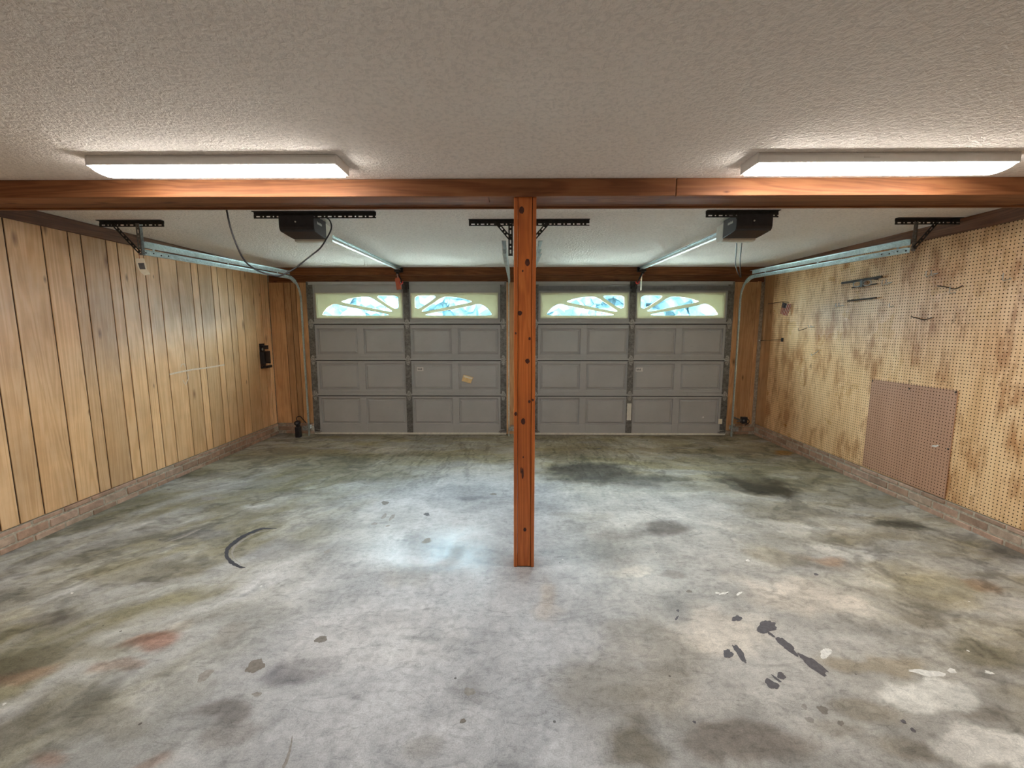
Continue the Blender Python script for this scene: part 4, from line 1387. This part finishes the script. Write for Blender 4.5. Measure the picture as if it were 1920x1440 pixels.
for s in range(13):
    a0 = s / 13; a1 = (s + 1) / 13
    patch(a0, a1, .43 if s < 7 else 0.0, 1.0, 'stripe', M['clothred'] if s % 2 == 0 else M['clothwhite'])
can = patch(0, 7 / 13, 0, .43, 'canton', M['blue'])
st = MB()
for j in range(4):
    for i in range(4):
        q = FP(.07 + i * .13, .06 + j * .10) + Vector((0, -.001, 0))
        st.box(q.x - .002, q.x + .002, q.y - .0006, q.y + .0006, q.z - .002, q.z + .002)
st.build('stars', M['clothwhite'], can)
MB().tube([(XR - .001, 5.47, 1.822), tuple(c0[0] + Vector((0, .004, .004))), (3.13, 5.45, 1.805)], .004, 6).build('stick', M['darkwire'], r)


# ------------------------------------------------------------------ dried marks on the slab
def floor_mat(name, col, rough=0.55):
    t = NT(name)
    n = t.noise(t.coord(), 60, 5, 0.7)
    c = t.ramp(n, [(0.3, tuple(x * .7 for x in col)), (0.7, tuple(x * 1.25 for x in col))])
    return t.fin(c, rough, None, 0, 0.3)


FM = {'dark': floor_mat('dark_dried_stain', (0.095, 0.085, 0.092)), 'soft': floor_mat('grey_dried_stain', (0.27, 0.25, 0.225)), 'tyre': floor_mat('black_tyre_scuff', (0.045, 0.047, 0.058)),
      'white': floor_mat('white_paint_spot', (0.68, 0.66, 0.62)), 'pale': floor_mat('pale_scuff', (0.48, 0.47, 0.45)), 'brown': floor_mat('brown_dried_stain', (0.19, 0.165, 0.14))}


def blob(u, v, ru, rv, ang, m, name='stain', jag=.26, n=40):
    """irregular dried spot: long radius ru along ang (photo degrees), rv across"""
    pts = []
    ca, sa = math.cos(math.radians(ang)), math.sin(math.radians(ang))
    ph = [random.uniform(0, 6.28) for _ in range(4)]
    for k in range(n):
        a = 2 * math.pi * k / n
        q = 1 + jag * (math.sin(2 * a + ph[0]) * .35 + math.sin(3 * a + ph[1]) * .4 + math.sin(5 * a + ph[2]) * .3 + random.uniform(-.35, .35))
        du, dv = math.cos(a) * ru * q, math.sin(a) * rv * q
        x, y = fl(u + du * ca - dv * sa, v + du * sa + dv * ca)
        pts.append((x, y, .0007))
    c = Vector((0, 0, 0))
    for p in pts: c += Vector(p)
    c /= n
    return MB().raw([tuple(c)] + pts, [(0, 1 + (k + 1) % n, 1 + k) for k in range(n)]).build(name, FM[m], floor, fix=False)


for a in ((1437, 1176, 20, 10.5, -8, 'dark'), (1381.5, 1160, 9, 5.5, -10, 'dark'), (1446, 1190, 8, 2.5, 35, 'dark'), (1475, 1211, 24, 7, 42, 'dark'), (1526, 1247, 33, 8, 33, 'dark'),
          (1365, 1226, 9, 8, 30, 'dark'), (1387, 1225, 19, 6, 55, 'dark'), (1447, 1283, 14, 7.5, 28, 'dark'), (1465, 1267.5, 9.5, 5.5, 25, 'dark'), (1456, 1273, 11, 2.2, 38, 'dark'),
          (1543, 1331, 12, 6, 35, 'brown'), (1508, 1325, 7, 4, 40, 'soft'), (1518, 1350, 9, 5, 30, 'soft'), (1576, 1356, 6, 5, 30, 'brown'),
          (602, 1199, 12, 6, -20, 'brown'), (479, 1249, 20, 10, -25, 'brown'), (384, 1267, 16, 8, -35, 'soft'), (482, 1302, 9, 4, -10, 'soft'), (880, 1297, 10, 8, 0, 'soft'), (868, 1352, 6, 4, -30, 'brown'),
          (722, 943, 7, 3.4, 5, 'brown'), (720, 968, 7, 3, -50, 'soft'), (735, 970, 8, 3, -50, 'soft'), (702, 982, 6, 2.2, -10, 'soft'), (727, 986, 4, 1.6, -10, 'soft'), (800, 964.5, 6, 2.6, 10, 'dark'),
          (925, 926.5, 6, 1.8, 0, 'brown'), (800, 1014, 9, 4, -15, 'soft'), (614, 1034, 7, 3, -20, 'soft'), (1292, 1109, 6, 2.5, 0, 'brown'), (1271, 1145, 3, 2.2, 40, 'dark'), (1269, 1159, 5, 2, -50, 'dark'),
          (1530, 1077, 5, 2, 15, 'dark'), (1375, 1367, 9, 4, 10, 'brown'), (1302, 1354, 4, 2, 30, 'dark'), (1694, 1353, 6, 3, 35, 'dark'), (1712, 1369, 6, 3, 30, 'dark'), (391, 934.5, 14, 3.6, -5, 'soft'),
          (1123, 841, 4, .9, 0, 'dark'), (866, 831, 3, .8, 0, 'dark'), (316, 918, 3.5, 1.2, 0, 'brown'), (300, 1012, 2.4, 1.2, 0, 'dark')):
    blob(*a)
for a in ((1345, 1112, 4, 1.5, 0, 'white'), (1354, 1113, 6, 1.6, -20, 'white'), (1361, 1112, 5, 1.5, -25, 'white'), (1386, 1113, 6, 2.2, -25, 'white'), (1402, 1051, 4, 2, 20, 'white'), (1740, 1262, 32, 6, 8, 'white'),
          (1785, 1258, 9, 4, 15, 'white'), (1548, 1225, 11, 9, -50, 'white'), (1856, 1262, 9, 2, 10, 'white'), (1851, 1259, 5, 1.5, 10, 'white'), (135, 1112, 3, 1.5, -10, 'white'), (8, 1320, 4, 2, -30, 'white')):
    blob(*a, name='paint_spot')


def scuff(px, widths, m, name='tyre_scuff'):
    P = smooth([Vector((u, v, 0)) for u, v in px], 5)
    n = len(P); vs = []; fs = []
    for i, p in enumerate(P):
        t = (P[min(i + 1, n - 1)] - P[max(i - 1, 0)]).normalized()
        nr = Vector((-t.y, t.x, 0))
        f = i / (n - 1) * (len(widths) - 1); k_ = min(int(f), len(widths) - 2); wd_ = widths[k_] * (1 - f + k_) + widths[k_ + 1] * (f - k_)
        for s in (-1, 1):
            q = p + nr * (s * wd_ * random.uniform(.7, 1.2))
            x, y = fl(q.x, q.y); vs.append((x, y, .0009))
        if i: fs.append((2 * i - 2, 2 * i - 1, 2 * i + 1, 2 * i))
    return MB().raw(vs, fs).build(name, FM[m], floor)


scuff([(519, 991), (500, 991), (490, 992), (466, 1001), (447, 1012), (432, 1024), (425, 1034), (427, 1046), (436, 1056), (450, 1063), (460, 1064)], [.6, 1.6, 2.6, 3.4, 3.6, 4.0, 3.2, .6], 'tyre')
scuff([(505, 994), (480, 1000), (455, 1013), (440, 1025), (435, 1036), (440, 1048), (452, 1057)], [.3, 1.0, 1.6, 2.4, 1.0, .4], 'soft')
scuff([(378, 991), (362, 998), (345, 1006), (320, 1014)], [.3, 1.6, 1.8, .4], 'soft')
scuff([(548, 1380), (545, 1400), (538, 1425), (530, 1440)], [.5, 2.2, 3.0, 3.5], 'soft')
scuff([(1190, 950), (1240, 975), (1262, 985)], [.2, .5, .2], 'soft', 'hairline')
# ------------------------------------------------------------------ done
